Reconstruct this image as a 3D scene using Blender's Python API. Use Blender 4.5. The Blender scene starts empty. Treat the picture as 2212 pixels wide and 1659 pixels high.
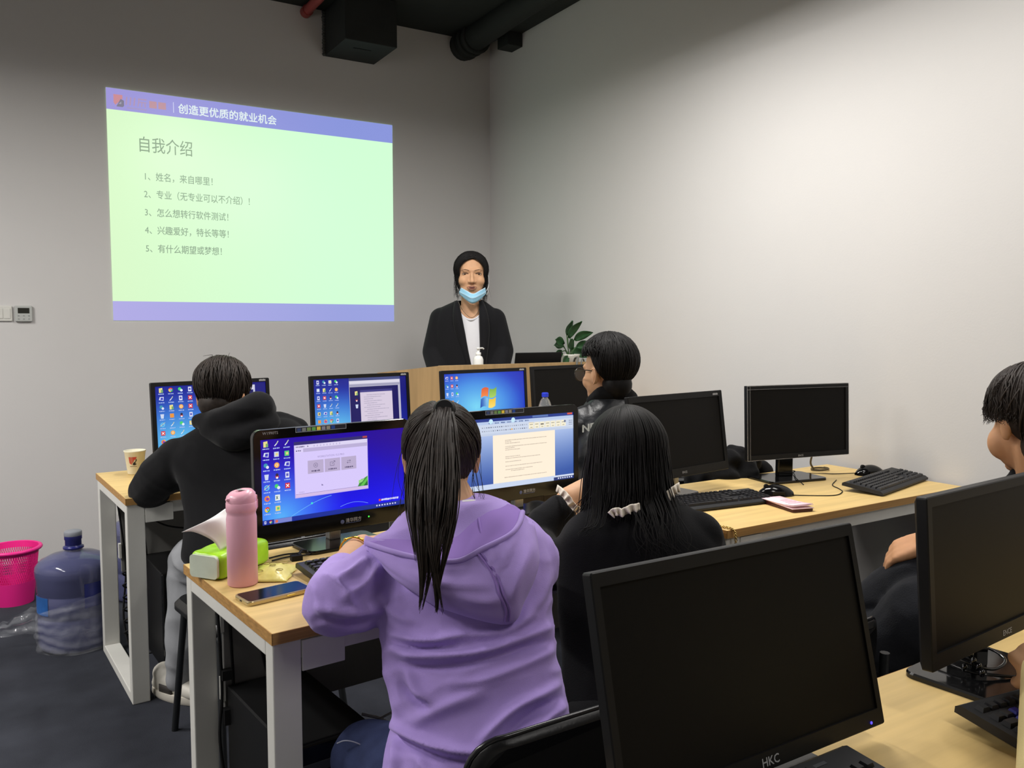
import bpy, bmesh, math, random
from mathutils import Vector, Matrix, noise
SC = bpy.context.scene
COL = SC.collection
V = Vector
pi = math.pi
R = math.radians
random.seed(7)

# ------------------------------------------------------------------ camera
FPX, CX, CY = 1800.0, 1106.0, 829.5
CAM_H, YAW, PIT = 1.355, R(31.0), math.atan(125.0 / 1800.0)
cam_d = bpy.data.cameras.new('camera')
cam_d.sensor_fit = 'HORIZONTAL'
cam_d.sensor_width = 36.0
cam_d.lens = FPX / 2212.0 * 36.0
cam_d.clip_start = 0.05
cam = bpy.data.objects.new('camera', cam_d)
COL.objects.link(cam)
cam.location = (0, 0, CAM_H)
cam.rotation_euler = (pi / 2 - PIT, 0, -YAW)
SC.camera = cam
FWH = V((math.sin(YAW), math.cos(YAW), 0))
RT = V((math.cos(YAW), -math.sin(YAW), 0))
FW = FWH * math.cos(PIT) - V((0, 0, 1)) * math.sin(PIT)
UP = FWH * math.sin(PIT) + V((0, 0, 1)) * math.cos(PIT)
CAMP = V((0, 0, CAM_H))
UZ = V((0, 0, 1))


def at(x, y, d):
    """point of the room seen in direction (x, y) of the photo at depth d (metres)"""
    return CAMP + (FW + RT * ((x - CX) / FPX) - UP * ((y - CY) / FPX)) * d


# ------------------------------------------------------------------ view, world, light
SC.view_settings.view_transform = 'Standard'
SC.view_settings.look = 'None'
SC.view_settings.gamma = 1.0
SC.view_settings.use_curve_mapping = False
SC.view_settings.exposure = 0.0
wd = bpy.data.worlds.new('world')
SC.world = wd
wd.use_nodes = True
wd.node_tree.nodes['Background'].inputs[0].default_value = (0.5, 0.52, 0.55, 1)
wd.node_tree.nodes['Background'].inputs[1].default_value = 0.05


def area_light(name, loc, sx, sy, power, col, rotz=0, spread=180):
    l = bpy.data.lights.new(name, 'AREA')
    l.shape = 'RECTANGLE'
    l.size, l.size_y = sx, sy
    l.energy = power
    l.color = col
    l.spread = R(spread)
    o = bpy.data.objects.new(name, l)
    COL.objects.link(o)
    o.location = loc
    o.rotation_euler = (0, 0, rotz)
    return o


LAMPS = [((2.0, 2.5, 2.85), 38), ((2.3, 1.1, 2.85), 12), ((1.2, 3.2, 2.95), 28), ((-1.4, 3.5, 2.85), 72), ((-1.6, 1.9, 2.85), 40), ((1.3, -.6, 2.85), 20)]
for i, (p, w) in enumerate(LAMPS):
    area_light('lamp_light', (p[0], p[1], p[2] - 0.035), 0.16, 1.15, w, (1.0, 0.975, 0.945))


# ------------------------------------------------------------------ materials
def lin1(c):
    c /= 255.0
    return c / 12.92 if c <= 0.04045 else ((c + 0.055) / 1.055) ** 2.4


def lin(c):
    return (lin1(c[0]), lin1(c[1]), lin1(c[2]), 1.0)


MATS = {}


def mat(name, rgb, rough=0.5, metal=0.0, spec=0.5, bump=0.0, bscale=60.0, var=0.0, vscale=8.0, coat=0.0,
        trans=0.0, alpha=1.0, ior=1.45, sheen=0.0, stretch=None, emit=0.0, sss=0.0):
    if name in MATS:
        return MATS[name]
    m = bpy.data.materials.new(name)
    m.use_nodes = True
    nt = m.node_tree
    b = nt.nodes['Principled BSDF']
    b.inputs['Base Color'].default_value = lin(rgb)
    b.inputs['Roughness'].default_value = rough
    b.inputs['Metallic'].default_value = metal
    b.inputs['Specular IOR Level'].default_value = spec
    b.inputs['Coat Weight'].default_value = coat
    b.inputs['Transmission Weight'].default_value = trans
    b.inputs['Alpha'].default_value = alpha
    b.inputs['IOR'].default_value = ior
    b.inputs['Sheen Weight'].default_value = sheen
    if sss:
        b.inputs['Subsurface Weight'].default_value = sss
        b.inputs['Subsurface Radius'].default_value = (0.012, 0.005, 0.003)
    if emit:
        b.inputs['Emission Color'].default_value = lin(rgb)
        b.inputs['Emission Strength'].default_value = emit
    tc = nt.nodes.new('ShaderNodeTexCoord')
    src = tc.outputs['Object']
    if stretch:
        mp = nt.nodes.new('ShaderNodeMapping')
        mp.inputs['Scale'].default_value = stretch
        nt.links.new(src, mp.inputs[0])
        src = mp.outputs[0]
    n = nt.nodes.new('ShaderNodeTexNoise')
    n.inputs['Scale'].default_value = vscale
    n.inputs['Detail'].default_value = 4
    nt.links.new(src, n.inputs['Vector'])
    cr = nt.nodes.new('ShaderNodeMapRange')
    cr.inputs['From Min'].default_value = 0.3
    cr.inputs['From Max'].default_value = 0.7
    cr.inputs['To Min'].default_value = 1 - max(var, 0.01)
    cr.inputs['To Max'].default_value = 1 + max(var, 0.01)
    nt.links.new(n.outputs['Fac'], cr.inputs['Value'])
    mx = nt.nodes.new('ShaderNodeVectorMath')
    mx.operation = 'SCALE'
    mx.inputs[0].default_value = lin(rgb)[:3]
    nt.links.new(cr.outputs['Result'], mx.inputs['Scale'])
    nt.links.new(mx.outputs[0], b.inputs['Base Color'])
    if bump:
        n2 = nt.nodes.new('ShaderNodeTexNoise')
        n2.inputs['Scale'].default_value = bscale
        n2.inputs['Detail'].default_value = 3
        nt.links.new(src, n2.inputs['Vector'])
        bp = nt.nodes.new('ShaderNodeBump')
        bp.inputs['Strength'].default_value = bump
        bp.inputs['Distance'].default_value = 0.004
        nt.links.new(n2.outputs['Fac'], bp.inputs['Height'])
        nt.links.new(bp.outputs[0], b.inputs['Normal'])
    MATS[name] = m
    return m


def screen_mat():
    if 'screen_glow' in MATS:
        return MATS['screen_glow']
    m = bpy.data.materials.new('screen_glow')
    m.use_nodes = True
    nt = m.node_tree
    b = nt.nodes['Principled BSDF']
    b.inputs['Base Color'].default_value = (0.006, 0.006, 0.007, 1)
    b.inputs['Roughness'].default_value = 0.35
    a = nt.nodes.new('ShaderNodeVertexColor')
    a.layer_name = 'Col'
    nt.links.new(a.outputs['Color'], b.inputs['Emission Color'])
    b.inputs['Emission Strength'].default_value = 1.0
    MATS['screen_glow'] = m
    return m


WALL = mat('wall_paint', (203, 201, 199), 0.85, spec=0.2, bump=0.06, bscale=120, var=0.015, vscale=1.5)
CEIL = mat('ceiling_black_paint', (44, 46, 45), 0.9, spec=0.2, var=0.1, vscale=3)
DUCT = mat('duct_dark_paint', (40, 42, 41), 0.7, spec=0.3, bump=0.2, bscale=25, var=0.12, vscale=6)
CARPET = mat('carpet_slate', (54, 56, 63), 0.95, spec=0.1, bump=0.5, bscale=420, var=0.22, vscale=5)
WOOD = mat('desk_wood', (214, 184, 122), 0.45, spec=0.35, var=0.10, vscale=3.0, stretch=(0.8, 14, 14))
WOODEDGE_SHADE = mat('desk_edge_wood_shade', (176, 134, 78), 0.55, spec=0.3, var=0.22, vscale=3.0, stretch=(1, 14, 60))  # desk wood darkened in colour, as edges turned from the light look
LECWOOD = mat('lectern_wood', (166, 138, 98), 0.55, spec=0.3, var=0.14, vscale=3.0, stretch=(12, 12, 0.8))
WHITEMETAL = mat('white_powder_metal', (212, 211, 205), 0.5, spec=0.4, var=0.03, vscale=9)
BLACKPL = mat('black_plastic', (20, 20, 21), 0.45, spec=0.28, var=0.08, vscale=20)
BLACKGL = mat('black_gloss_plastic', (14, 14, 15), 0.12, spec=0.5, var=0.02)
DARKSCR = mat('dark_screen', (22, 21, 20), 0.40, spec=0.10, var=0.02)
STEEL = mat('brushed_steel', (170, 168, 162), 0.35, metal=0.9, var=0.05, vscale=30)
GREYTXT = mat('pale_print', (150, 150, 152), 0.6)
KEYM = mat('key_plastic', (34, 35, 38), 0.5, spec=0.4, var=0.1, vscale=40)
RUBBER = mat('black_rubber', (20, 20, 21), 0.6, spec=0.3)
SKIN = mat('skin', (205, 160, 124), 0.55, spec=0.3, sss=0.12, var=0.05, vscale=25)
SKIN2 = mat('skin_tan', (196, 146, 108), 0.55, spec=0.3, sss=0.12, var=0.05, vscale=25)
HAIR = mat('black_hair', (20, 18, 18), 0.55, spec=0.22, var=0.3, vscale=60)
HAIRB = mat('dark_brown_hair', (46, 38, 33), 0.5, spec=0.3, var=0.35, vscale=60)
BLKCLOTH = mat('black_cloth', (19, 19, 21), 0.9, spec=0.15, sheen=0.05, bump=0.25, bscale=300, var=0.15, vscale=12)


# ------------------------------------------------------------------ mesh helpers
class MB:
    def __init__(self):
        self.v, self.f, self.mi, self.sm, self.c = [], [], [], [], None

    def add(self, vs, fs, mi=0, sm=False, M=None):
        o = len(self.v)
        for p in vs:
            p = V(p)
            self.v.append(M @ p if M is not None else p)
        for f in fs:
            self.f.append([i + o for i in f])
            self.mi.append(mi)
            self.sm.append(sm)
        return self

    def box(self, c, s, mi=0, M=None):
        x, y, z = c
        a, b, d = s[0] / 2, s[1] / 2, s[2] / 2
        vs = [(x - a, y - b, z - d), (x + a, y - b, z - d), (x + a, y + b, z - d), (x - a, y + b, z - d),
              (x - a, y - b, z + d), (x + a, y - b, z + d), (x + a, y + b, z + d), (x - a, y + b, z + d)]
        fs = [(0, 3, 2, 1), (4, 5, 6, 7), (0, 1, 5, 4), (1, 2, 6, 5), (2, 3, 7, 6), (3, 0, 4, 7)]
        return self.add(vs, fs, mi, False, M)

    def bx(self, x0, x1, y0, y1, z0, z1, mi=0, M=None):
        return self.box(((x0 + x1) / 2, (y0 + y1) / 2, (z0 + z1) / 2), (x1 - x0, y1 - y0, z1 - z0), mi, M)

    def rings(self, rs, close=True, cap=True, mi=0, sm=True, M=None):
        n = len(rs[0])
        vs = [p for r in rs for p in r]
        fs = []
        for i in range(len(rs) - 1):
            for j in range(n if close else n - 1):
                k = (j + 1) % n
                fs.append((i * n + j, i * n + k, (i + 1) * n + k, (i + 1) * n + j))
        self.add(vs, fs, mi, sm, M)
        if cap and close:
            self.add(rs[0], [tuple(range(n))[::-1]], mi, False, M)
            self.add(rs[-1], [tuple(range(n))], mi, False, M)
        return self

    def tube(self, pts, r, n=8, cap=True, mi=0, M=None, flat=1.0):
        pts = [V(p) for p in pts]
        rr = r if isinstance(r, (list, tuple)) else [r] * len(pts)
        t0 = (pts[1] - pts[0]).normalized()
        nn = t0.orthogonal().normalized()
        rs = []
        for i, p in enumerate(pts):
            t = (pts[min(i + 1, len(pts) - 1)] - pts[max(i - 1, 0)])
            if t.length < 1e-9:
                t = t0
            t.normalize()
            nn = (nn - t * nn.dot(t))
            if nn.length < 1e-6:
                nn = t.orthogonal()
            nn.normalize()
            bb = t.cross(nn)
            rs.append([p + (nn * math.cos(2 * pi * k / n) + bb * math.sin(2 * pi * k / n) * flat) * rr[i] for k in range(n)])
        return self.rings(rs, True, cap, mi, True, M)

    def lathe(self, prof, n=32, mi=0, M=None, cap=True, sm=True):
        rs = [[(r * math.cos(2 * pi * k / n), r * math.sin(2 * pi * k / n), z) for k in range(n)] for r, z in prof]
        return self.rings(rs, True, cap, mi, sm, M)

    def ell(self, c, r, n=16, m=10, mi=0, M=None):
        rs = []
        for i in range(m + 1):
            a = -pi / 2 + pi * i / m
            q = max(math.cos(a), 0.02)
            rs.append([(c[0] + r[0] * q * math.cos(2 * pi * k / n), c[1] + r[1] * q * math.sin(2 * pi * k / n),
                        c[2] + r[2] * math.sin(a)) for k in range(n)])
        return self.rings(rs, True, True, mi, True, M)

    def poly(self, pts, mi=0, M=None):
        return self.add(pts, [tuple(range(len(pts)))], mi, False, M)

    def grid(self, rows, mi=0, M=None, sm=True, close=False):
        n = len(rows[0])
        fs = []
        for i in range(len(rows) - 1):
            for j in range(n if close else n - 1):
                k = (j + 1) % n
                fs.append((i * n + j, i * n + k, (i + 1) * n + k, (i + 1) * n + j))
        return self.add([p for r in rows for p in r], fs, mi, sm, M)

    def mesh(self, name, mats, inv=None):
        me = bpy.data.meshes.new(name)
        vs = self.v if inv is None else [inv @ p for p in self.v]
        me.from_pydata([tuple(p) for p in vs], [], self.f)
        for m in (mats if isinstance(mats, (list, tuple)) else [mats]):
            me.materials.append(m)
        me.polygons.foreach_set('material_index', self.mi)
        me.polygons.foreach_set('use_smooth', self.sm)
        if self.c is not None:
            at_ = me.color_attributes.new('Col', 'FLOAT_COLOR', 'POINT')
            at_.data.foreach_set('color', [x for c in self.c for x in c])
        me.update()
        return me


WM = {}


def wmat(o):
    return WM.get(o.name, Matrix.Identity(4)) if o is not None else Matrix.Identity(4)


def thing(name, label, cat, loc=(0, 0, 0), rotz=0.0, group=None, kind=None):
    o = bpy.data.objects.new(name, None)
    COL.objects.link(o)
    o.empty_display_size = 0.05
    o.location = loc
    o.rotation_euler = (0, 0, rotz)
    o['label'] = label
    o['category'] = cat
    if group:
        o['group'] = group
    if kind:
        o['kind'] = kind
    WM[o.name] = Matrix.Translation(V(loc)) @ Matrix.Rotation(rotz, 4, 'Z')
    return o


def obj(name, mb, mats, parent=None, world=False, bevel=0.0, seg=2, solid=0.0, sub=0):
    inv = wmat(parent).inverted() if (world and parent is not None) else None
    me = mb if isinstance(mb, bpy.types.Mesh) else mb.mesh(name, mats, inv)
    o = bpy.data.objects.new(name, me)
    COL.objects.link(o)
    if parent is not None:
        o.parent = parent
        WM[o.name] = wmat(parent)
    if solid:
        s = o.modifiers.new('solid', 'SOLIDIFY')
        s.thickness = solid
        s.offset = 0
    if sub:
        s = o.modifiers.new('sub', 'SUBSURF')
        s.levels = s.render_levels = sub
    if bevel:
        b = o.modifiers.new('bevel', 'BEVEL')
        b.width = bevel
        b.segments = seg
        b.limit_method = 'ANGLE'
        b.angle_limit = R(40)
        b.harden_normals = False
    return o


def tag(o, label, cat, group=None, kind=None):
    o['label'] = label
    o['category'] = cat
    if group:
        o['group'] = group
    if kind:
        o['kind'] = kind
    return o


def struct(name, mb, m, label, cat):
    o = obj(name, mb, m)
    o['kind'] = 'structure'
    o['label'] = label
    o['category'] = cat
    return o


def dup(root, loc, rotz, label, group=None):
    def cp(o, par):
        c = o.copy()
        COL.objects.link(c)
        c.parent = par
        for ch in list(o.children):
            cp(ch, c)
        return c
    r = cp(root, None)
    r.location = loc
    r.rotation_euler = (0, 0, rotz)
    r['label'] = label
    if group:
        r['group'] = group
    return r


def catmull(pts, n=6):
    pts = [V(p) for p in pts]
    q = [pts[0] * 2 - pts[1]] + pts + [pts[-1] * 2 - pts[-2]]
    out = []
    for i in range(1, len(q) - 2):
        p0, p1, p2, p3 = q[i - 1:i + 3]
        for k in range(n):
            t = k / n
            out.append(0.5 * ((2 * p1) + (p2 - p0) * t + (2 * p0 - 5 * p1 + 4 * p2 - p3) * t * t + (3 * p1 - p0 - 3 * p2 + p3) * t ** 3))
    out.append(pts[-1])
    return out


def patch(rows, nu=5, nv=5):
    """smooth surface through a grid of control points"""
    a = [catmull(r, nu) for r in rows]
    cols = [catmull([a[i][j] for i in range(len(a))], nv) for j in range(len(a[0]))]
    return [[cols[j][i] for j in range(len(cols))] for i in range(len(cols[0]))]


_TXT = {}


def text_geo(s):
    """2-D triangles of a string, about 1 unit high, left aligned on the base line, plus its width"""
    if s in _TXT:
        return _TXT[s]
    cu = bpy.data.curves.new('txt', 'FONT')
    cu.body = s
    cu.resolution_u = 2
    o = bpy.data.objects.new('txt', cu)
    COL.objects.link(o)
    dg = bpy.context.evaluated_depsgraph_get()
    me = o.evaluated_get(dg).to_mesh()
    vs = [(v.co.x, v.co.y) for v in me.vertices]
    fs = [tuple(p.vertices) for p in me.polygons]
    o.evaluated_get(dg).to_mesh_clear()
    bpy.data.objects.remove(o)
    bpy.data.curves.remove(cu)
    w = max([v[0] for v in vs] or [0])
    _TXT[s] = (vs, fs, w)
    return _TXT[s]


def text_mb(s, size, M, align='L', bold=0.0):
    """text as a thin mesh in the local x-z plane facing -y, transformed by M"""
    vs, fs, w = text_geo(s)
    dx = {'L': 0, 'C': -w / 2, 'R': -w}[align]
    mb = MB()
    offs = [(0, 0)] if not bold else [(-bold, 0), (bold, 0), (0, bold), (0, -bold)]
    for k, (ox, oy) in enumerate(offs):
        mb.add([((x + dx + ox) * size, -0.0004 - k * 1e-5, (y + oy) * size) for x, y in vs], fs, 0, False, M)
    return mb


class Canvas:
    """a flat picture built of coloured polygons: u, v from the top left, in metres w x h, facing -y"""
    def __init__(self, w, h):
        self.w, self.h, self.mb = w, h, MB()
        self.mb.c = []
        self.k = 0

    def _add(self, uv, fs, cols):
        self.k += 1
        y = -self.k * 2.5e-6
        self.mb.add([((u - 0.5) * self.w, y, (1 - v) * self.h) for u, v in uv], fs)
        self.mb.c += [lin(c) for c in cols]

    def rect(self, u0, v0, u1, v1, c):
        self._add([(u0, v1), (u1, v1), (u1, v0), (u0, v0)], [(0, 1, 2, 3)], [c] * 4)

    def poly(self, pts, c):
        self._add(pts, [tuple(range(len(pts)))], [c] * len(pts))

    def disc(self, u, v, r, c, n=16):
        a = self.w / self.h
        self.poly([(u + r * math.cos(-2 * pi * k / n), v + r * a * math.sin(-2 * pi * k / n)) for k in range(n)], c)

    def ring(self, u, v, r, t, c, n=20):
        a = self.w / self.h
        pts, fs = [], []
        for k in range(n):
            q = -2 * pi * k / n
            for rr in (r, r - t):
                pts.append((u + rr * math.cos(q), v + rr * a * math.sin(q)))
        for k in range(n):
            j = (k + 1) % n
            fs.append((2 * k, 2 * j, 2 * j + 1, 2 * k + 1))
        self._add(pts, fs, [c] * len(pts))

    def line(self, u0, v0, u1, v1, t, c):
        a = self.w / self.h
        dx, dy = (u1 - u0), (v1 - v0) / a
        L = math.hypot(dx, dy) or 1
        nx, ny = -dy / L * t / 2, dx / L * t / 2 * a
        self.poly([(u0 + nx, v0 + ny), (u1 + nx, v1 + ny), (u1 - nx, v1 - ny), (u0 - nx, v0 - ny)], c)

    def grad(self, fn, nu=24, nv=16, u0=0, v0=0, u1=1, v1=1):
        pts, cols, fs = [], [], []
        for j in range(nv + 1):
            for i in range(nu + 1):
                u, v = u0 + (u1 - u0) * i / nu, v0 + (v1 - v0) * j / nv
                pts.append((u, v))
                cols.append(fn(u, v))
        for j in range(nv):
            for i in range(nu):
                a = j * (nu + 1) + i
                fs.append((a + nu + 1, a + nu + 2, a + 1, a))
        self._add(pts, fs, cols)

    def text(self, s, u, v, size, c, align='L', bold=0.0, squash=1.0):
        """size: height as a fraction of the picture height"""
        vs, fs, w = text_geo(s)
        k = size * self.h / self.w * squash
        dx = {'L': 0, 'C': -w / 2, 'R': -w}[align]
        for ox, oy in ([(0, 0)] if not bold else [(-bold, 0), (bold, 0), (0, bold), (0, -bold)]):
            self._add([(u + (x + dx + ox) * k, v - (y + oy) * size) for x, y in vs], fs, [c] * len(vs))

    def scribble(self, u0, v, u1, t, c, seed=0):
        """an unreadable row of small print"""
        rg = random.Random(seed)
        u = u0
        while u < u1:
            l = rg.uniform(0.004, 0.012)
            self.rect(u, v - t * rg.uniform(.35, .5), min(u + l, u1), v + t * rg.uniform(.35, .5), c)
            u += l + rg.uniform(0.001, 0.004)


# ------------------------------------------------------------------ soft bodies
class Blob:
    """overlapping solids that are fused into one continuous skin"""
    def __init__(self):
        self.mb = MB()

    def ell(self, c, r, M=None, n=18, m=12):
        self.mb.ell(c, r, n, m, 0, M)
        return self

    def ball(self, c, r):
        return self.ell(c, (r, r, r), None, 16, 10)

    def cap(self, p0, r0, p1, r1):
        p0, p1 = V(p0), V(p1)
        self.ball(p0, r0)
        self.ball(p1, r1)
        if (p1 - p0).length > 1e-4:
            self.mb.tube([p0, p1], [r0, r1], 16)
        return self

    def chain(self, pr):
        for (p0, r0), (p1, r1) in zip(pr, pr[1:]):
            self.cap(p0, r0, p1, r1)
        return self

    def curve(self, pr, n=4):
        pts = catmull([p for p, r in pr], n)
        rs = []
        for (p0, r0), (p1, r1) in zip(pr, pr[1:]):
            rs += [r0 + (r1 - r0) * k / n for k in range(n)]
        rs.append(pr[-1][1])
        return self.chain(list(zip(pts, rs)))

    def loft(self, secs, n=28, p=2.3):
        """secs: (centre, half-axis A, half-axis B); super-ellipse rings"""
        C = catmull([s[0] for s in secs], 4)
        A = catmull([s[1] for s in secs], 4)
        B = catmull([s[2] for s in secs], 4)
        rs = []
        for c, a, b in zip(C, A, B):
            r = []
            for k in range(n):
                t = 2 * pi * k / n
                ct, st = math.cos(t), math.sin(t)
                r.append(c + a * (abs(ct) ** (2 / p) * (1 if ct >= 0 else -1)) + b * (abs(st) ** (2 / p) * (1 if st >= 0 else -1)))
            rs.append(r)
        self.mb.rings(rs, True, True, 0, True)
        return self

    def build(self, name, m, parent, voxel=0.008, smooth=6, disp=None, factor=0.5):
        me = self.mb.mesh('tmp', m)
        o = bpy.data.objects.new('tmp', me)
        COL.objects.link(o)
        r = o.modifiers.new('r', 'REMESH')
        r.mode = 'VOXEL'
        r.voxel_size = voxel
        r.adaptivity = 0
        if smooth:
            s = o.modifiers.new('s', 'SMOOTH')
            s.factor = factor
            s.iterations = smooth
        dg = bpy.context.evaluated_depsgraph_get()
        me2 = bpy.data.meshes.new_from_object(o.evaluated_get(dg))
        bpy.data.objects.remove(o)
        bpy.data.meshes.remove(me)
        me2.name = name
        if disp:
            ns = [V(v.normal) for v in me2.vertices]
            for v, nn in zip(me2.vertices, ns):
                v.co = v.co + nn * disp(v.co, nn)
        me2.transform(wmat(parent).inverted())
        me2.materials.clear()
        me2.materials.append(m)
        me2.polygons.foreach_set('use_smooth', [True] * len(me2.polygons))
        me2.polygons.foreach_set('material_index', [0] * len(me2.polygons))
        me2.update()
        return obj(name, me2, None, parent)


def cloth_noise(amp, along, across, f_along=3.0, f_across=16.0, seed=0.0):
    along, across = along.normalized(), across.normalized()
    def fn(p, n):
        u, v, w = p.dot(along), p.dot(across), p.dot(along.cross(across))
        a = noise.noise(V((u * f_along + seed, v * f_across, w * f_across * 0.6)))
        return amp * (1.0 - 2.2 * abs(a)) * 0.5
    return fn


def frame(origin, fwd, up=UZ):
    """matrix whose y axis is fwd, z near up"""
    y = V(fwd).normalized()
    x = y.cross(V(up)).normalized()
    z = x.cross(y)
    M = Matrix((x, y, z)).transposed().to_4x4()
    M.translation = V(origin)
    return M


def head_prims(b, M, s=1.0, neck=None, ears=True):
    def P(x, y, z):
        return M @ (V((x, y, z)) * s)
    def E(c, r):
        b.ell((0, 0, 0), (r[0] * s, r[1] * s, r[2] * s), Matrix.Translation(P(*c)) @ M.to_3x3().to_4x4(), 20, 14)
    E((0, -0.012, 0.035), (0.073, 0.092, 0.085))
    E((0, 0.03, -0.02), (0.064, 0.058, 0.085))
    E((0, 0.042, -0.07), (0.049, 0.044, 0.038))
    E((0, 0.07, -0.1), (0.02, 0.017, 0.014))
    E((0.036, 0.055, -0.025), (0.026, 0.028, 0.028))
    E((-0.036, 0.055, -0.025), (0.026, 0.028, 0.028))
    b.chain([(P(0, 0.088, 0.012), 0.0075 * s), (P(0, 0.1, -0.016), 0.010 * s), (P(0, 0.103, -0.028), 0.0115 * s)])
    for q in (-1, 1):
        E((q * 0.012, 0.093, -0.031), (0.008, 0.009, 0.007))
    b.chain([(P(-0.034, 0.072, 0.03), 0.012 * s), (P(0, 0.082, 0.03), 0.011 * s), (P(0.034, 0.072, 0.03), 0.012 * s)])
    E((0, 0.083, -0.058), (0.022, 0.012, 0.013))
    if ears:
        for q in (-1, 1):
            E((q * 0.075, -0.012, -0.008), (0.009, 0.018, 0.031))
            E((q * 0.079, -0.02, 0.002), (0.008, 0.012, 0.02))
    if neck:
        b.chain([(P(0, -0.02, -0.06), 0.053 * s), (V(neck[0]), neck[1])])


def hand(b, wrist, direction, normal, s=1.0, curl=0.5, thumb=1, spread=0.0, tipdrop=None):
    """palm, four fingers and a thumb; direction = from wrist to knuckles, normal = back of the hand"""
    d = V(direction).normalized()
    n = V(normal)
    n = (n - d * n.dot(d)).normalized()
    x = d.cross(n)
    W = V(wrist)
    for q in (-0.028, -0.01, 0.01, 0.026):
        b.chain([(W + x * q * 0.6 * s, 0.017 * s), (W + (d * 0.05 + x * q) * s, 0.0145 * s), (W + (d * 0.088 + x * q * 1.08) * s, 0.0115 * s)])
    lens = (0.064, 0.076, 0.072, 0.056)
    for i, (q, L) in enumerate(zip((-0.031, -0.011, 0.0105, 0.031), lens)):
        p = W + (d * (0.09 - abs(q) * 0.15) + x * q) * s
        a = 0.0
        ch = [(p, 0.0098 * s)]
        for k, fr in enumerate((0.45, 0.32, 0.23)):
            a += curl * (0.75 + 0.12 * i * 0.5) * (0.9 if k == 0 else 1.0)
            p = p + (d * math.cos(a) - n * math.sin(a) + x * q * spread) * (L * fr * s)
            ch.append((p, (0.0092 - 0.0009 * (k + 1)) * s))
        b.chain(ch)
    t = W + (d * 0.022 - x * thumb * 0.03 - n * 0.006) * s
    b.chain([(t, 0.0145 * s), (t + (d * 0.03 - x * thumb * 0.022 - n * 0.012) * s, 0.011 * s),
             (t + (d * 0.058 - x * thumb * 0.026 - n * 0.022) * s, 0.0095 * s), (t + (d * 0.076 - x * thumb * 0.024 - n * 0.03) * s, 0.0078 * s)])


def sec(y, xl, xr, d, th, lean=0.0):
    """torso section seen between pixels xl and xr at height y, at depth d, half thickness th"""
    c = at((xl + xr) / 2, y, d)
    return (c, RT * ((xr - xl) / 2 / FPX * d), FWH * th)


def hair_cap(M, c, r, plane_p, plane_n, n=40, m=28, disp=None, s=1.0):
    """part of an ellipsoid shell on the side of the plane away from plane_n (local head axes)"""
    bm = bmesh.new()
    bmesh.ops.create_uvsphere(bm, u_segments=n, v_segments=m, radius=1.0)
    for v in bm.verts:
        v.co = V((c[0] + v.co.x * r[0], c[1] + v.co.y * r[1], c[2] + v.co.z * r[2]))
    for pp, pn in (plane_p if isinstance(plane_p, list) else [(plane_p, plane_n)]):
        bmesh.ops.bisect_plane(bm, geom=bm.verts[:] + bm.edges[:] + bm.faces[:], plane_co=V(pp), plane_no=V(pn), clear_outer=True)
    mb = MB()
    bm.verts.index_update()
    vs = []
    for v in bm.verts:
        p = V(v.co)
        if disp:
            p = p + (p - V(c)).normalized() * disp(p)
        vs.append(p * s)
    mb.add(vs, [tuple(v.index for v in f.verts) for f in bm.faces], 0, True, M)
    bm.free()
    return mb


def strand(mb, pts, r0, r1=None, n=5, k=4):
    q = catmull(pts, k) if k > 1 else [V(p) for p in pts]
    r1 = r0 * 0.25 if r1 is None else r1
    L = len(q) - 1
    mb.tube(q, [r0 + (r1 - r0) * (i / L) ** 1.5 for i in range(L + 1)], n, True)

# ================================================================== the setting
XW, YW, ZC = 3.09, 5.46, 3.42
XL, YF = -2.6, -2.6
struct('floor', MB().bx(XL - .1, XW + .1, YF - .1, YW + .1, -.1, 0), CARPET, 'dark slate carpet floor under the desks', 'floor')
struct('ceiling', MB().bx(XL - .1, XW + .1, YF - .1, YW + .1, ZC, ZC + .1), CEIL, 'dark painted ceiling above the grey walls', 'ceiling')
struct('wall_back', MB().bx(XL - .1, XW + .1, YW, YW + .1, 0, ZC), WALL, 'pale grey wall carrying the projected slide', 'wall')
struct('wall_right', MB().bx(XW, XW + .1, YF - .1, YW, 0, ZC), WALL, 'pale grey wall on the right beside the desks', 'wall')
struct('wall_left', MB().bx(XL - .1, XL, YF - .1, YW, 0, ZC), WALL, 'grey wall out of view on the left side', 'wall')
struct('wall_front', MB().bx(XL, XW, YF - .1, YF, 0, ZC), WALL, 'grey wall behind the photographer', 'wall')

# pendant lamps that light the room (they hang above the picture)
LAMPW = mat('lamp_housing', (225, 225, 222), 0.5)
LAMPD = mat('lamp_diffuser', (255, 244, 226), 0.5, emit=2.0)
WHERE = ['above the middle-row desk by the right wall', 'above the nearest desk by the right wall', 'above the front-row desk before the lectern', 'in the left rear corner of the room', 'along the left wall near the photographer', 'behind the photographer']
for (p, w), wh in zip(LAMPS, WHERE):
    t = thing('pendant_lamp', 'long white pendant lamp hung ' + wh, 'lamp', (p[0], p[1], p[2]), group='pendant lamps')
    obj('housing', MB().bx(-.1, .1, -.62, .62, 0, .06).bx(-.1, -.09, -.62, .62, -.03, 0).bx(.09, .1, -.62, .62, -.03, 0), LAMPW, t, bevel=.004)
    obj('diffuser', MB().bx(-.088, .088, -.6, .6, -.02, -.004), LAMPD, t)
    for q in (-.5, .5):
        obj('suspension_wire', MB().tube([(0, q, .06), (0, q, ZC - p[2])], .002, 6), STEEL, t)

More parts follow.
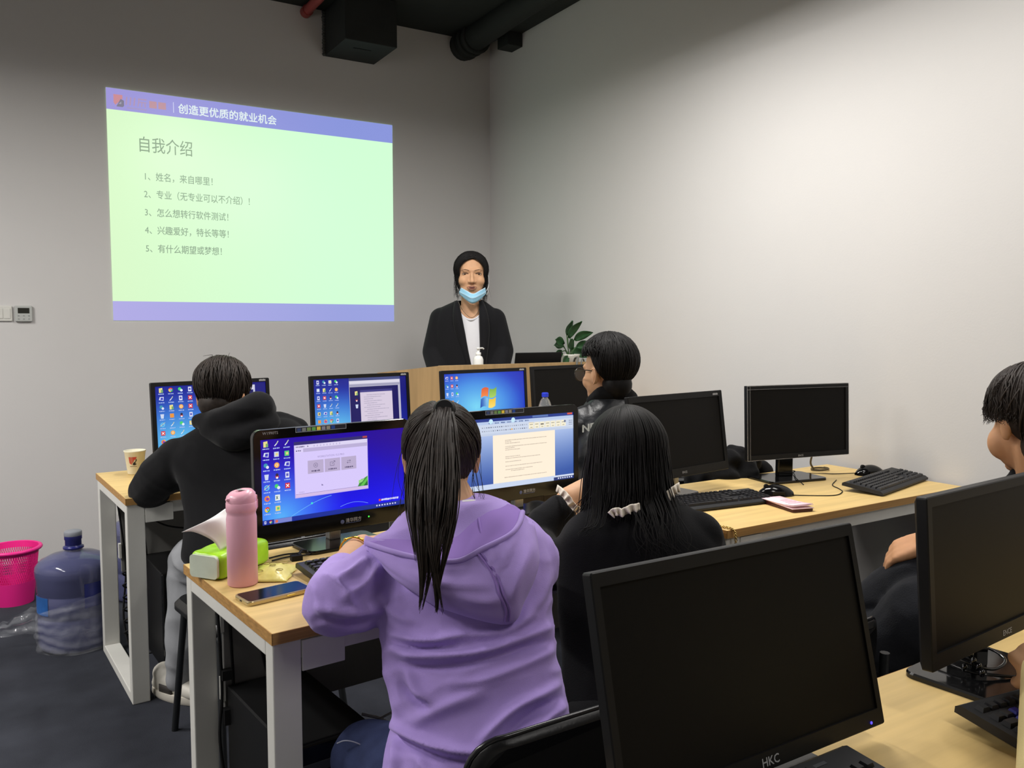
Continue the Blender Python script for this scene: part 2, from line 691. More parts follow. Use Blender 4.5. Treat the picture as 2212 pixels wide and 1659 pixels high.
# ceiling services
t = thing('ceiling_duct_box', 'dark square duct box hanging under the ceiling at the back wall', 'duct', (1.84, 5.06, 3.128))
obj('box_body', MB().bx(0, .345, 0, .398, 0, .29), DUCT, t, bevel=.004)
obj('vent_slot', MB().bx(.1, .22, .13, .145, -.003, .004), mat('slot_black', (12, 12, 12), .8), t)
rag = MB()
for k in range(16):
    rag.ell((-.006, .39, .01 + k * .018), (.012 + .006 * random.random(), .012, .012), 8, 6)
obj('foam_seal', rag, mat('seal_grey', (70, 72, 70), .9), t)
t = thing('fire_pipe', 'red fire sprinkler pipe running under the ceiling', 'pipe', (1.715, 0, 3.385))
obj('pipe_run', MB().tube([(0, -1.0, 0), (0, 5.455, 0)], .03, 16), mat('red_pipe_paint', (150, 62, 60), .5, var=.08), t)
obj('pipe_flange', MB().tube([(0, 5.40, 0), (0, 5.458, 0)], .036, 16), mat('red_pipe_paint', (150, 62, 60)), t)
t = thing('air_duct', 'round dark air duct running along the ceiling into the corner', 'duct', (2.86, 0, 3.36))
obj('duct_tube', MB().tube([(0, -1.0, 0.03), (0, 4.6, 0.03), (0, 5.2, .01), (0, 5.458, 0)], [.085, .085, .09, .1], 20), DUCT, t)
cl = MB()
for y in (5.25, 5.32, 5.40):
    cl.lathe([(.1, -.012), (.112, -.01), (.112, .01), (.1, .012)], 20, M=Matrix.Translation((0, y, .005)) @ Matrix.Rotation(pi / 2, 4, 'X'))
obj('duct_collar', cl, DUCT, t)
t = thing('cable_tray', 'dark cable tray fixed along the top of the right wall', 'tray', (3.0, 0, 3.36))
obj('tray_body', MB().bx(-.05, .088, -1, 5.15, 0, .05), DUCT, t, bevel=.003)
obj('bracket', MB().bx(-.03, .088, 5.0, 5.14, -.09, 0), DUCT, t, bevel=.003)

# ================================================================== wall fittings
PLW = mat('switch_plastic', (206, 205, 198), .45)
PLG = mat('thermostat_plastic', (176, 178, 174), .45)
t = thing('thermostat', 'small grey wall thermostat with dark display left of the slide', 'thermostat', (.068, YW, 1.425))
obj('case', MB().bx(-.043, .043, -.02, 0, -.045, .045), PLG, t, bevel=.006, seg=3)
obj('display', MB().bx(-.028, .028, -.0215, -.019, .002, .032), mat('lcd_dark', (38, 38, 32), .3), t)
kb = MB()
for i in range(3):
    for j in range(2):
        kb.box((-.025 + .025 * i, -.0205, -.012 - .018 * j), (.008, .002, .005))
obj('button', kb, mat('button_grey', (140, 142, 140), .5), t)
t = thing('light_switch', 'white wall switch plate at the left edge beside the thermostat', 'switch', (-.03, YW, 1.425))
obj('plate', MB().bx(-.043, .043, -.012, 0, -.043, .043), PLW, t, bevel=.005, seg=3)
for q in (-1, 1):
    obj('rocker', MB().bx(q * .018 - .016, q * .018 + .016, -.015, -.011, -.028, .028), PLW, t, bevel=.002)

# ================================================================== projected slide
SX0, SX1, SZ0, SZ1 = .525, 2.313, 1.388, 2.74
SWD, SHT = SX1 - SX0, SZ1 - SZ0
cv = Canvas(SWD, SHT)
def mixc(a, b, t):
    t = max(0, min(1, t))
    return tuple(a[i] + (b[i] - a[i]) * t for i in range(3))
cv.grad(lambda u, v: mixc((216, 248, 200), (210, 255, 214), u * 1.4), 12, 8)
HB0, HB1 = (151, 146, 214), (134, 146, 218)
def band(u, v):
    return mixc((158, 150, 216), (138, 150, 220), u * 1.3)
t = thing('projected_slide', 'bright green-white slide with purple bands projected on the grey wall', 'projection', ((SX0 + SX1) / 2, YW - .004, SZ0))
SM = screen_mat()
obj('slide_page', cv.mb, SM, t)
c2 = Canvas(SWD, SHT); c2.k = 200
c2.grad(band, 14, 2, 0, 0, 1, .0905)
obj('header_band', c2.mb, SM, t)
c2 = Canvas(SWD, SHT); c2.k = 200
c2.grad(lambda u, v: mixc((176, 170, 228), (152, 160, 222), u * 1.2), 14, 2, 0, .915, 1, 1)
obj('footer_band', c2.mb, SM, t)
c2 = Canvas(SWD, SHT); c2.k = 400
c2.poly([(.022, .025), (.022, .06), (.027, .07), (.049, .040), (.049, .025)][::-1], (202, 140, 148))
c2.poly([(.030, .076), (.049, .076), (.053, .070), (.053, .048), (.043, .042)], (126, 122, 142))
c2.poly([(.037, .064), (.045, .064), (.045, .053)], (160, 160, 178))
PK = (176, 148, 180)
for u in (.062, .074, .086):
    c2.line(u, .03, u - .003, .065, .004, PK)
c2.line(.096, .033, .122, .033, .004, PK); c2.line(.097, .046, .122, .046, .003, PK)
c2.line(.099, .033, .095, .066, .003, PK); c2.line(.108, .046, .106, .066, .003, PK); c2.line(.116, .046, .118, .066, .003, PK)
c2.rect(.062, .073, .122, .079, (164, 150, 196))
RD = (188, 146, 158)
c2.rect(.130, .035, .153, .065, RD); c2.rect(.158, .035, .182, .065, RD)
obj('slide_logo', c2.mb, SM, t)
c2 = Canvas(SWD, SHT); c2.k = 400
c2.rect(.2045, .027, .2068, .073, (205, 208, 240))
c2.text('创造更优质的就业机会', .220, .068, .0455, (226, 240, 240), bold=.018, squash=.97)
obj('header_text', c2.mb, SM, t)
c2 = Canvas(SWD, SHT); c2.k = 400
c2.text('自我介绍', .089, .253, .072, (132, 158, 128), bold=.004, squash=.81)
obj('slide_title', c2.mb, SM, t)
LN = [('1、', '姓名，来自哪里！', .378), ('2、', '专业（无专业可以不介绍）！', .4555), ('3、', '怎么想转行软件测试！', .535),
      ('4、', '兴趣爱好，特长等等！', .613), ('5、', '有什么期望或梦想！', .694)]
for a, b_, v in LN:
    c2 = Canvas(SWD, SHT); c2.k = 400
    c2.text(a, .105, v, .040, (140, 166, 138), bold=.006, squash=.84)
    c2.text(b_, .143, v, .040, (140, 166, 138), bold=.010, squash=.83)
    obj('slide_text_line', c2.mb, SM, t)

# ================================================================== desks
def make_desk(label, loc, yaw, L, D=.61, group='wooden desks on white steel frames'):
    t = thing('desk', label, 'desk', (loc[0], loc[1], 0), yaw, group)
    T = .75
    obj('desktop', MB().bx(.0015, L - .0015, .0015, D - .0015, T - .024, T), WOOD, t, bevel=.001)
    e = MB().bx(0, L, 0, .0016, T - .0245, T - .0006).bx(0, L, D - .0016, D, T - .0245, T - .0006)
    e.bx(0, .0016, 0, D, T - .0245, T - .0006).bx(L - .0016, L, 0, D, T - .0245, T - .0006)
    obj('shaded_edge_band', e, WOODEDGE_SHADE, t)  # thin strips carrying the painted shade of the edges
    for x0 in (.004, L - .064):
        for y0 in (.008, D - .048):
            obj('leg', MB().bx(x0, x0 + .06, y0, y0 + .04, 0, T - .025), WHITEMETAL, t, bevel=.003)
        obj('floor_bar', MB().bx(x0, x0 + .06, .048, D - .048, 0.0, .035), WHITEMETAL, t, bevel=.003)
        obj('top_bar', MB().bx(x0, x0 + .06, .048, D - .048, T - .06, T - .025), WHITEMETAL, t, bevel=.003)
    for y0 in (.012, D - .03):
        obj('apron', MB().bx(.064, L - .064, y0, y0 + .018, T - .068, T - .025), WHITEMETAL, t, bevel=.002)
    for x0 in (.065, L - .16):
        obj('corner_bracket', MB().bx(x0, x0 + .095, .007, .012, T - .095, T - .03), WHITEMETAL, t, bevel=.002)
    return t

make_desk('wooden desk in the front row with the paper cup on it', (.325, 3.175), R(4), 1.38, .63)
make_desk('wooden desk in the front row below the blue logo desktop monitor', (1.708, 3.272), R(3), 1.375, .6)
make_desk('wooden desk with pink bottle and tissue pack in the middle row', (.42, 1.618), R(6.0), 1.375, .606)
make_desk('wooden desk against the right wall carrying two dark monitors', (1.80, 1.757), R(1.3), 1.27, .612)
make_desk('wooden desk nearest the camera with two large dark monitors', (.50, .255), R(.6), 1.25, .612)
make_desk('wooden desk in the nearest row against the right wall', (1.756, .268), R(.6), 1.325, .612)


# ================================================================== monitors
def xf(mb, M):
    mb.v = [M @ p for p in mb.v]
    return mb


def rrect(x0, x1, z0, z1, r, n=5):
    pts = []
    for cx, cz, a0 in ((x1 - r, z1 - r, 0), (x0 + r, z1 - r, pi / 2), (x0 + r, z0 + r, pi), (x1 - r, z0 + r, 1.5 * pi)):
        for k in range(n + 1):
            a = a0 + pi / 2 * k / n
            pts.append((cx + r * math.cos(a), cz + r * math.sin(a)))
    return pts


LOGOM = mat('logo_print', (165, 166, 168), .5)
FILM_GLINT = mat('film_glint', (235, 235, 235), .15, spec=.6, alpha=.16)


def monitor(label, top, zt, yaw, w, h, tilt, bez=(.017, .017, .026), rc=.006, paint=None, neckm=None, neck=(.07, .025),
            base=(.24, .17), logos=(), led=None, gloss=False, boff=.035, depth=.045, group=None):
    yaw, tilt = R(yaw), R(tilt)
    n = V((-math.sin(yaw), math.cos(yaw), 0))
    bm = V((top[0], top[1], 0)) - n * (h * math.sin(tilt))
    zb = zt - h * math.cos(tilt) - .75
    b = bm + n * boff
    t = thing('monitor', label, 'monitor', (b.x, b.y, .75), yaw, group)
    M = Matrix.Translation((0, -boff, zb)) @ Matrix.Rotation(-tilt, 4, 'X')
    s, tp, bt = bez
    hm = BLACKGL if gloss else BLACKPL
    o = rrect(-w / 2, w / 2, 0, h, rc)
    o2 = rrect(-w / 2 + .0015, w / 2 - .0015, .0015, h - .0015, max(rc - .0015, .001))
    i = rrect(-w / 2 + s, w / 2 - s, bt, h - tp, .0008)
    mb = MB()
    L = lambda P, y: [(x, y, z) for x, z in P]
    mb.rings([L(i, .005), L(i, 0.0), L(o2, 0.0), L(o, .0018), L(o, .017)], True, False, 0, False)
    obj('bezel', xf(mb, M), hm, t)
    c = rrect(-w / 2 * .8, w / 2 * .8, h * .1, h * .88, .02)
    mb = MB()
    mb.rings([L(o, .017), L(rrect(-w / 2 + .008, w / 2 - .008, .008, h - .008, max(rc - .003, .002)), .024), L(c, depth)], True, True, 0, False)
    obj('back_cover', xf(mb, M), BLACKPL, t)
    sw, sh = w - 2 * s, h - tp - bt
    cvs = Canvas(sw, sh)
    if paint:
        paint(cvs)
        obj('screen', xf(cvs.mb, M @ Matrix.Translation((0, .004, bt))), SM, t)
    else:
        obj('screen', xf(MB().poly([(-sw / 2, .004, bt), (sw / 2, .004, bt), (sw / 2, .004, bt + sh), (-sw / 2, .004, bt + sh)]), M), DARKSCR, t)
    for txt, x, z, size, al, nm in logos:
        if txt is None:
            mk = MB()
            for k in range(5):
                mk.bx(x - .03 + k * .006, x - .0255 + k * .006, -.0005, 0, z, z + size * (.7 if k % 2 else .6))
            obj(nm, xf(mk, M), LOGOM, t)
            continue
        obj(nm, text_mb(txt, size, M @ Matrix.Translation((x, 0, z)), al, .012), LOGOM, t)
    if led:
        obj('power_light', xf(MB().ell((led[0], -.0005, led[1]), (.0022, .001, .0022), 10, 6), M),
            mat('led_' + led[2], (60, 255, 60) if led[2] == 'green' else (70, 60, 255), .4, emit=2.5), t)
    nm_ = neckm or BLACKPL
    ny = max(.004, -boff + .019)
    mb = MB().bx(-neck[0] / 2, neck[0] / 2, ny, ny + neck[1], .008, zb + .09)
    obj('neck', mb, nm_, t, bevel=.006, seg=3)
    bp = rrect(-base[0] / 2, base[0] / 2, -base[1] / 2, base[1] / 2, .02)
    mb = MB()
    mb.rings([[(x, y, 0) for x, y in bp], [(x, y, .007) for x, y in bp], [(x * .985, y * .98, .0105) for x, y in bp]], True, True, 0, False)
    obj('base', mb, BLACKGL, t)
    return t, M


ICONC = [(232, 214, 130), (225, 232, 240), (120, 190, 235), (214, 60, 58), (236, 150, 60), (90, 200, 120), (200, 210, 235), (70, 80, 110)]


def icon(c, u, v, s, kind, lab=True, seed=0):
    a = c.w / c.h
    q = s * a
    rg = random.Random(seed)
    if kind == 'folder':
        c.poly([(u - s * .4, v + q * .5), (u + s * .3, v + q * .5), (u + s * .3, v - q * .5), (u - s * .4, v - q * .4)], (232, 220, 140))
        c.rect(u + s * .0, v - q * .1, u + s * .4, v + q * .5, (120, 170, 110))
    elif kind == 'pc':
        c.poly([(u - s * .5, v + q * .2), (u + s * .4, v + q * .4), (u + s * .5, v - q * .4), (u - s * .3, v - q * .4)], (214, 220, 245))
        c.poly([(u - s * .2, v + q * .2), (u + s * .3, v + q * .25), (u + s * .35, v - q * .25), (u - s * .1, v - q * .25)], (60, 60, 190))
    elif kind == 'net':
        c.disc(u - s * .1, v - q * .1, s * .35, (60, 150, 180)); c.disc(u + s * .2, v + q * .2, s * .25, (225, 230, 245))
    elif kind == 'bin':
        c.poly([(u - s * .25, v + q * .5), (u + s * .25, v + q * .5), (u + s * .38, v - q * .4), (u - s * .38, v - q * .4)], (205, 215, 240))
    elif kind == 'e':
        c.ring(u, v, s * .45, s * .16, (110, 200, 240)); c.rect(u - s * .3, v - q * .06, u + s * .45, v + q * .06, (110, 200, 240))
        c.line(u - s * .5, v + q * .3, u + s * .5, v - q * .45, s * .08, (235, 210, 120))
    elif kind == 'chrome':
        for k, cc in enumerate([(222, 60, 50), (240, 200, 60), (60, 170, 90)]):
            pts = [(u, v)] + [(u + s * .45 * math.cos(-(k * 2.094 + j * .2618) - .5), v + q * .45 * math.sin(-(k * 2.094 + j * .2618) - .5)) for j in range(9)]
            c.poly(pts, cc)
        c.disc(u, v, s * .2, (240, 240, 250)); c.disc(u, v, s * .15, (70, 110, 220))
    elif kind == 'fox':
        c.disc(u, v, s * .46, (240, 130, 50)); c.disc(u + s * .05, v + q * .02, s * .26, (130, 60, 190)); c.poly([(u + s * .1, v - q * .2), (u + s * .45, v - q * .1), (u + s * .2, v - q * .55)], (245, 190, 60))
    elif kind == 'redx':
        c.rect(u - s * .42, v - q * .45, u + s * .42, v + q * .45, (210, 40, 48))
        c.line(u - s * .25, v - q * .25, u + s * .25, v + q * .25, s * .14, (250, 240, 245)); c.line(u - s * .25, v + q * .25, u + s * .25, v - q * .25, s * .14, (250, 240, 245))
    elif kind == 'bubbles':
        c.disc(u - s * .12, v - q * .12, s * .34, (70, 210, 110)); c.disc(u + s * .22, v + q * .18, s * .27, (225, 235, 250))
    elif kind == 'ball':
        c.disc(u, v, s * .46, (240, 160, 70)); c.disc(u, v, s * .26, (250, 225, 170)); c.disc(u, v, s * .1, (220, 120, 60))
    elif kind == 'doc':
        c.rect(u - s * .34, v - q * .48, u + s * .34, v + q * .48, (220, 224, 244)); c.rect(u - s * .2, v - q * .25, u + s * .2, v + q * .2, (90, 90, 190))
    elif kind == 'sheet':
        c.rect(u - s * .42, v - q * .48, u + s * .42, v + q * .48, (226, 236, 236)); c.line(u - s * .25, v - q * .25, u + s * .05, v + q * .25, s * .1, (30, 80, 60)); c.line(u + s * .05, v - q * .25, u - s * .25, v + q * .25, s * .1, (30, 80, 60))
    elif kind == 'zig':
        c.line(u - s * .3, v + q * .4, u + s * .1, v, s * .16, (225, 230, 245)); c.line(u + s * .05, v + q * .05, u + s * .35, v - q * .4, s * .16, (200, 205, 180))
    elif kind == 'bird':
        c.disc(u, v + q * .12, s * .3, (200, 60, 60)); c.disc(u, v - q * .18, s * .25, (50, 40, 60)); c.disc(u, v + q * .3, s * .18, (240, 240, 245))
    else:
        cc = ICONC[rg.randrange(len(ICONC))]
        c.rect(u - s * .4, v - q * .42, u + s * .4, v + q * .42, cc)
        c.rect(u - s * .15, v - q * .2, u + s * .25, v + q * .2, ICONC[rg.randrange(len(ICONC))])
    if lab:
        c.scribble(u - s * .55, v + q * .78, u + s * .55, q * .22, (170, 190, 240), seed)


KINDS7 = ['folder', 'chrome', 'bubbles', 'doc', 'pc', 'zig', 'doc', 'redx', 'net', 'folder', 'ball', 'redx', 'bin', 'x', 'bird', 'doc',
          'e', 'zig', 'bubbles', 'x', 'redx', 'ball', 'zig', 'x', 'fox', 'bird', 'x', 'x']


def wall7(c, cu=.25, cv=.8, deep=(8, 6, 150), mid=(20, 60, 215), glow=(120, 205, 245), rad=.75):
    def f(u, v):
        d = math.hypot((u - cu) * 1.1, (v - cv) * .9) / rad
        base = mixc(mid, deep, (d - .45) * 1.5)
        return mixc(glow, base, min(1, d * 1.25))
    c.grad(f, 32, 22)


def paintA(c):
    wall7(c, .2, .95, (12, 14, 120), (22, 60, 190), (110, 215, 245), .95)
    k = 0
    for j in range(7):
        for i in range(4):
            if (j, i) not in ((6, 2), (6, 3), (5, 3)):
                icon(c, .05 + i * .082, .06 + j * .135, .042, KINDS7[k % len(KINDS7)], True, k)
            k += 1
    c.rect(.40, .04, .895, .97, (10, 8, 92))
    c.rect(.40, .04, .895, .12, (206, 206, 226))
    c.rect(.878, .12, .895, .97, (190, 195, 220))
    icon(c, .46, .36, .035, 'net', True, 90)
    icon(c, .46, .46, .035, 'bubbles', True, 91)
    c.rect(0, .955, 1, 1, (26, 44, 96))


def paintB(c):
    wall7(c, .22, .95, (12, 14, 120), (22, 60, 190), (110, 215, 245), .9)
    k = 0
    for j in range(7):
        for i in range(4):
            icon(c, .045 + i * .062, .05 + j * .135, .036, KINDS7[(k * 5 + 3) % len(KINDS7)], True, k + 40)
            k += 1
    c.rect(.365, .02, .93, .98, (186, 184, 205))
    c.rect(.365, .0, .93, .05, (70, 78, 130))
    c.rect(.37, .055, .925, .105, (220, 216, 232)); c.rect(.37, .115, .925, .15, (160, 158, 185))
    c.rect(.37, .16, .905, .97, (16, 10, 92))
    for j in range(3):
        icon(c, .44, .27 + j * .115, .04, ('folder', 'bird', 'bin')[j], False, j)
    c.rect(.48, .24, .835, .83, (214, 202, 222))
    c.rect(.48, .22, .835, .26, (60, 56, 130))
    for j in range(13):
        rg = random.Random(j)
        c.scribble(.52 + rg.choice((0, .03)), .31 + j * .037, .60 + rg.random() * .2, .016, (176, 166, 190), j)
    c.rect(0, .955, 1, 1, (26, 44, 96))


def flag(c, u, v, s):
    """the four wavy panes"""
    a = c.w / c.h
    def wave(x0, x1, y0, y1, f):
        pts = []
        N = 6
        P = lambda x, y: (u + s * (x - .14 * y), v + s * a * (y * 1.0 - .085 * math.sin((x + .02) * -6.0) - .10 * x))
        for k in range(N + 1):
            pts.append(P(x0 + (x1 - x0) * k / N, y1))
        for k in range(N + 1):
            pts.append(P(x1 + (x0 - x1) * k / N, y0))
        c._add(pts, [tuple(range(len(pts)))], [f(p) for p in pts])
    g = .035
    wave(-.5, -g, -.5, -g, lambda p: mixc((205, 60, 40), (250, 150, 70), (p[1] - v) / (s * a) + .9))
    wave(g, .5, -.5, -g, lambda p: mixc((90, 150, 50), (190, 225, 110), (p[1] - v) / (s * a) + .8))
    wave(-.5, -g, g, .5, lambda p: mixc((20, 70, 170), (150, 215, 250), 1.0 - ((u - p[0]) / s) * 1.8))
    wave(g, .5, g, .5, lambda p: mixc((240, 190, 40), (255, 232, 130), (p[1] - v) / (s * a) * 1.4))


def paintC(c):
    wall7(c, .38, .62, (14, 26, 170), (28, 90, 215), (120, 215, 245), .85)
    flag(c, .53, .47, .19)
    for j in range(4):
        for i in range(3):
            icon(c, .035 + i * .058, .075 + j * .145, .034, KINDS7[(j * 4 + i * 3 + 4) % 28], True, j * 3 + i + 70)
    c.rect(0, .955, 1, 1, (30, 54, 110))


def paintG(c):
    def f(u, v):
        d = math.hypot((u - .12) * 1.0, (v - .93) * .62)
        base = mixc((10, 6, 235), (34, 0, 160), (1 - v) * 1.3 - .15)
        base = mixc(base, (42, 0, 130), (u - .55) * 1.2 - v * .6)
        return mixc((84, 178, 250), base, d * 2.2)
    c.grad(f, 36, 26)
    for k in range(18):
        a0, a1 = k / 18, (k + 1) / 18
        c.line(.16 + .3 * a0, .97 - .22 * math.sin(a0 * 1.3), .16 + .3 * a1, .97 - .22 * math.sin(a1 * 1.3), .0022, (120, 200, 252))
        c.line(.52 + .2 * a0, .93 - .05 * math.sin(a0 * 2.6 + .3), .52 + .2 * a1, .93 - .05 * math.sin(a1 * 2.6 + .3), .003, (110, 150, 245))
    K = [['folder', 'pc', 'net', 'bin', 'e', 'fox', 'chrome'], ['zig', 'x', 'ball', 'bird', 'bubbles', 'sheet', 'x'], ['zig', 'x', 'pc', 'doc', 'redx']]
    for i, col in enumerate(K):
        for j, kd in enumerate(col):
            icon(c, .036 + i * .066, .055 + j * .128, .037, kd, True, i * 9 + j + 200)
    # the open window
    L, T, Rr, B = .215, .06, .725, .735
    c.rect(L, T, Rr, B, (196, 178, 240))
    c.rect(L, T, Rr, T + .04, (50, 44, 110)); c.rect(Rr - .035, T + .004, Rr - .003, T + .026, (180, 70, 80))
    c.rect(L + .005, T + .042, Rr - .004, T + .085, (222, 214, 244))
    c.rect(L + .005, T + .085, Rr - .004, T + .13, (188, 176, 216)); c.rect(L + .005, T + .085, L + .06, T + .13, (222, 210, 250))
    c.scribble(L + .012, T + .063, L + .07, .018, (120, 110, 150), 3)
    c.poly([(L + .088, T + .075), (L + .097, T + .064), (L + .088, T + .053)][::-1], (110, 100, 140))
    for k in range(9):
        c.rect(L + .13 + k * .022, T + .055, L + .138 + k * .022, T + .075, (196, 186, 222))
    c.scribble(L + .012, T + .11, L + .045, .016, (120, 110, 150), 5)
    c.rect(L + .005, T + .13, Rr - .004, B - .045, (216, 202, 252))
    c.text('WORKSTATION 15.5 PRO', .462, .275, .034, (150, 138, 186), 'C', squash=.92)
    for k in range(3):
        u = .303 + k * .115
        c.rect(u, .30, u + .107, .46, (186, 172, 206))
        c.scribble(u + .025, .43, u + .083, .02, (84, 74, 110), 30 + k)
    G_ = (84, 76, 112)
    c.ring(.3565, .362, .0145, .002, G_); c.line(.349, .362, .364, .362, .002, G_); c.line(.3565, .351, .3565, .373, .002, G_)
    u = .4715
    c.line(u - .015, .345, u + .004, .345, .002, G_); c.line(u - .015, .345, u - .015, .39, .002, G_); c.line(u - .015, .39, u + .011, .39, .002, G_); c.line(u + .011, .39, u + .011, .362, .002, G_)
    c.line(u - .004, .372, u + .017, .337, .0022, G_); c.line(u + .007, .335, u + .018, .335, .0022, G_); c.line(u + .018, .335, u + .018, .352, .0022, G_)
    u = .5865
    c.line(u - .012, .352, u + .013, .352, .002, G_); c.line(u + .006, .343, u + .013, .352, .002, G_); c.line(u + .006, .361, u + .013, .352, .002, G_)
    c.line(u - .013, .375, u + .012, .375, .002, G_); c.line(u - .006, .366, u - .013, .375, .002, G_); c.line(u - .006, .384, u - .013, .375, .002, G_)
    c.poly([(.648, .69), (.672, .605), (.69, .60), (.721, .57), (.721, .69)], (60, 140, 60))
    c.poly([(.655, .615), (.70, .60), (.68, .64), (.655, .655)], (150, 215, 130))
    c.poly([(.665, .69), (.705, .61), (.721, .57), (.721, .62), (.69, .69)], (96, 196, 80))
    c.poly([(.69, .69), (.721, .635), (.721, .69)], (36, 110, 50))
    c.line(L + .005, B - .044, Rr - .004, B - .044, .0015, (90, 80, 150)); c.rect(L + .005, B - .042, Rr - .004, B - .01, (212, 190, 232))
    c.text('vmware', .24, .675, .022, (150, 138, 186))
    c.poly([(.393, .60), (.393, .622), (.398, .618), (.402, .626), (.404, .624), (.401, .616), (.407, .615)], (120, 110, 160))
    c.disc(.325, .82, .007, (60, 220, 210))
    # task bar
    c.rect(0, .945, 1, 1, (18, 44, 150)); c.rect(.075, .947, .19, .998, (120, 130, 205)); c.disc(.092, .973, .009, (225, 110, 80))
    icon(c, .02, .972, .018, 'doc', False, 1); icon(c, .055, .972, .020, 'chrome', False, 1)
    for k in range(8):
        c.rect(.78 + k * .02, .962, .79 + k * .02, .98, (205, 210, 240))
    c.rect(.80, .89, .815, .918, (220, 70, 60)); c.scribble(.82, .904, .95, .028, (225, 225, 250), 7)


def paintH(c):
    c.rect(0, 0, 1, 1, (110, 140, 195))
    c.grad(lambda u, v: mixc((190, 208, 244), (52, 88, 168), (v - .15) * 1.35 + max(0, (u - .8)) * .3), 12, 16, 0, .13, 1, .96)
    c.rect(0, 0, 1, .045, (38, 60, 140)); c.rect(.94, .004, .99, .03, (220, 90, 70)); c.rect(.6, .006, .75, .034, (92, 120, 180))
    c.rect(0, .045, 1, .245, (205, 216, 236)); c.rect(0, .045, 1, .085, (186, 204, 236))
    for k in range(7):
        c.scribble(.20 + k * .055, .07, .235 + k * .055, .02, (90, 110, 160), k)
    c.disc(.22, .045, .018, (200, 235, 250)); c.disc(.42, .045, .018, (200, 235, 250))
    rg = random.Random(4)
    for j in range(2):
        for k in range(22):
            u = .14 + k * .019
            cc = rg.choice([(120, 130, 150), (150, 158, 176), (170, 178, 196), (90, 96, 120)])
            c.rect(u, .12 + j * .05, u + .010, .135 + j * .05, cc)
    c.rect(.40, .168, .414, .185, (240, 170, 60))
    for k in range(7):
        u = .565 + k * .052
        c.rect(u, .105, u + .047, .195, (246, 238, 212))
        c.rect(u + .008, .13, u + .038, .138 + (.012 if k == 2 else 0), (120, 118, 112)); c.rect(u + .014, .172, u + .034, .180, (150, 148, 140))
    c.rect(.565, .105, .61, .11, (226, 190, 110)); c.rect(.565, .19, .61, .195, (226, 190, 110))
    c.disc(.915, .125, .010, (110, 120, 150))
    c.scribble(.955, .12, .99, .014, (130, 140, 165), 1); c.scribble(.955, .15, .99, .014, (130, 140, 165), 2); c.scribble(.955, .18, .99, .014, (130, 140, 165), 3)
    c.rect(.0, .215, 1, .245, (196, 208, 230))
    c.rect(.235, .245, .815, .93, (255, 240, 218))
    GL = (196, 184, 168)
    rows = [(.33, .345, .735), (.352, .345, .40), (.374, .345, .48), (.42, .345, .735), (.443, .345, .43), (.468, .345, .48),
            (.565, .345, .48), (.59, .345, .67), (.638, .345, .49), (.70, .345, .69), (.75, .345, .60), (.772, .395, .52), (.86, .335, .73)]
    for k, (v, a, b) in enumerate(rows):
        c.scribble(a, v, b, .013, GL, k + 11)
    c.rect(0, .93, 1, .955, (214, 224, 244)); c.rect(0, .955, 1, 1, (40, 58, 120)); c.rect(0, .935, .8, 1, (200, 214, 240))
    for k in range(7):
        c.rect(.84 + k * .022, .965, .852 + k * .022, .985, (225, 230, 250))


SM_L = 'monitors with lit desktops on the desks'
monitor('lit front-row monitor behind the head of the boy in the black hoodie', (.718, 3.627), 1.13, 11, .504, .30, 4, paint=paintA,
        logos=[(None, .235, .287, .012, 'R', 'model_print')], group='black monitors in the front row')
monitor('lit front-row monitor showing a pale text window, left of the lectern', (1.367, 3.61), 1.137, 8.9, .512, .30, 4, paint=paintB,
        logos=[(None, .24, .287, .012, 'R', 'model_print')], group='black monitors in the front row')
monitor('lit front-row monitor with a four-coloured flag on blue, before the lectern', (1.945, 3.485), 1.15, 7.7, .512, .30, 4, paint=paintC,
        logos=[(None, .24, .287, .012, 'R', 'model_print')], group='black monitors in the front row')
monitor('dark front-row monitor left of the head of the man in glasses', (2.516, 3.62), 1.15, 10, .512, .30, 5, group='black monitors in the front row')
tG, MG = monitor('glossy black monitor with purple-blue desktop and grey window behind pink bottle', (.762, 2.21), 1.085, 8, .475, .297, 1,
        (.020, .026, .046), .022, paintG, STEEL, (.036, .03), (.23, .13),
        [('W1990TS', -.212, .284, .0105, 'L', 'model_print'), ('清华同方', .022, .020, .0125, 'L', 'brand_print')], (.095, .026, 'green'), True, boff=.0)
tH, MH = monitor('glossy black monitor showing a cream text document right of the ponytail', (1.413, 2.286), 1.09, 5, .475, .297, 1,
        (.020, .026, .046), .022, paintH, STEEL, (.036, .03), (.23, .13), [('清华同方', .0, .020, .0125, 'L', 'brand_print')], None, True, boff=.0)
for tt, MM, x0 in ((tG, MG, -.165), (tH, MH, -.19)):
    c = Canvas(.15, .014)
    c.rect(0, 0, 1, 1, (120, 122, 126)); c.rect(.008, .08, .992, .92, (22, 22, 28))
    for k in range(8):
        c.rect(.03 + k * .095, .2, .105 + k * .095, .85, [(40, 52, 84), (96, 96, 92), (92, 110, 60), (80, 130, 60), (190, 160, 50), (110, 106, 116), (120, 112, 96), (20, 50, 110)][k])
    obj('feature_sticker', xf(c.mb, MM @ Matrix.Translation((x0 + .12, -.0006, .283))), SM, tt)
    ln = MB().bx(.022, .068, -.0008, 0, .0165, .0175).ell((.012, -.0005, .0225), (.006, .0006, .006), 14, 6)
    obj('brand_mark', xf(ln, MM @ Matrix.Translation((0 if tt is tG else -.022, 0, 0))), mat('brand_blue_grey', (90, 100, 140), .5), tt)
monitor('dark monitor with pale neck right of the long-haired woman\'s head', (2.04, 2.246), 1.115, 8.2, .515, .298, 8, (.02, .022, .032), .004,
        None, STEEL, (.03, .02), (.13, .11), [('ENCE', 0, .012, .011, 'C', 'brand_print'), (None, .232, .281, .011, 'R', 'model_print')])
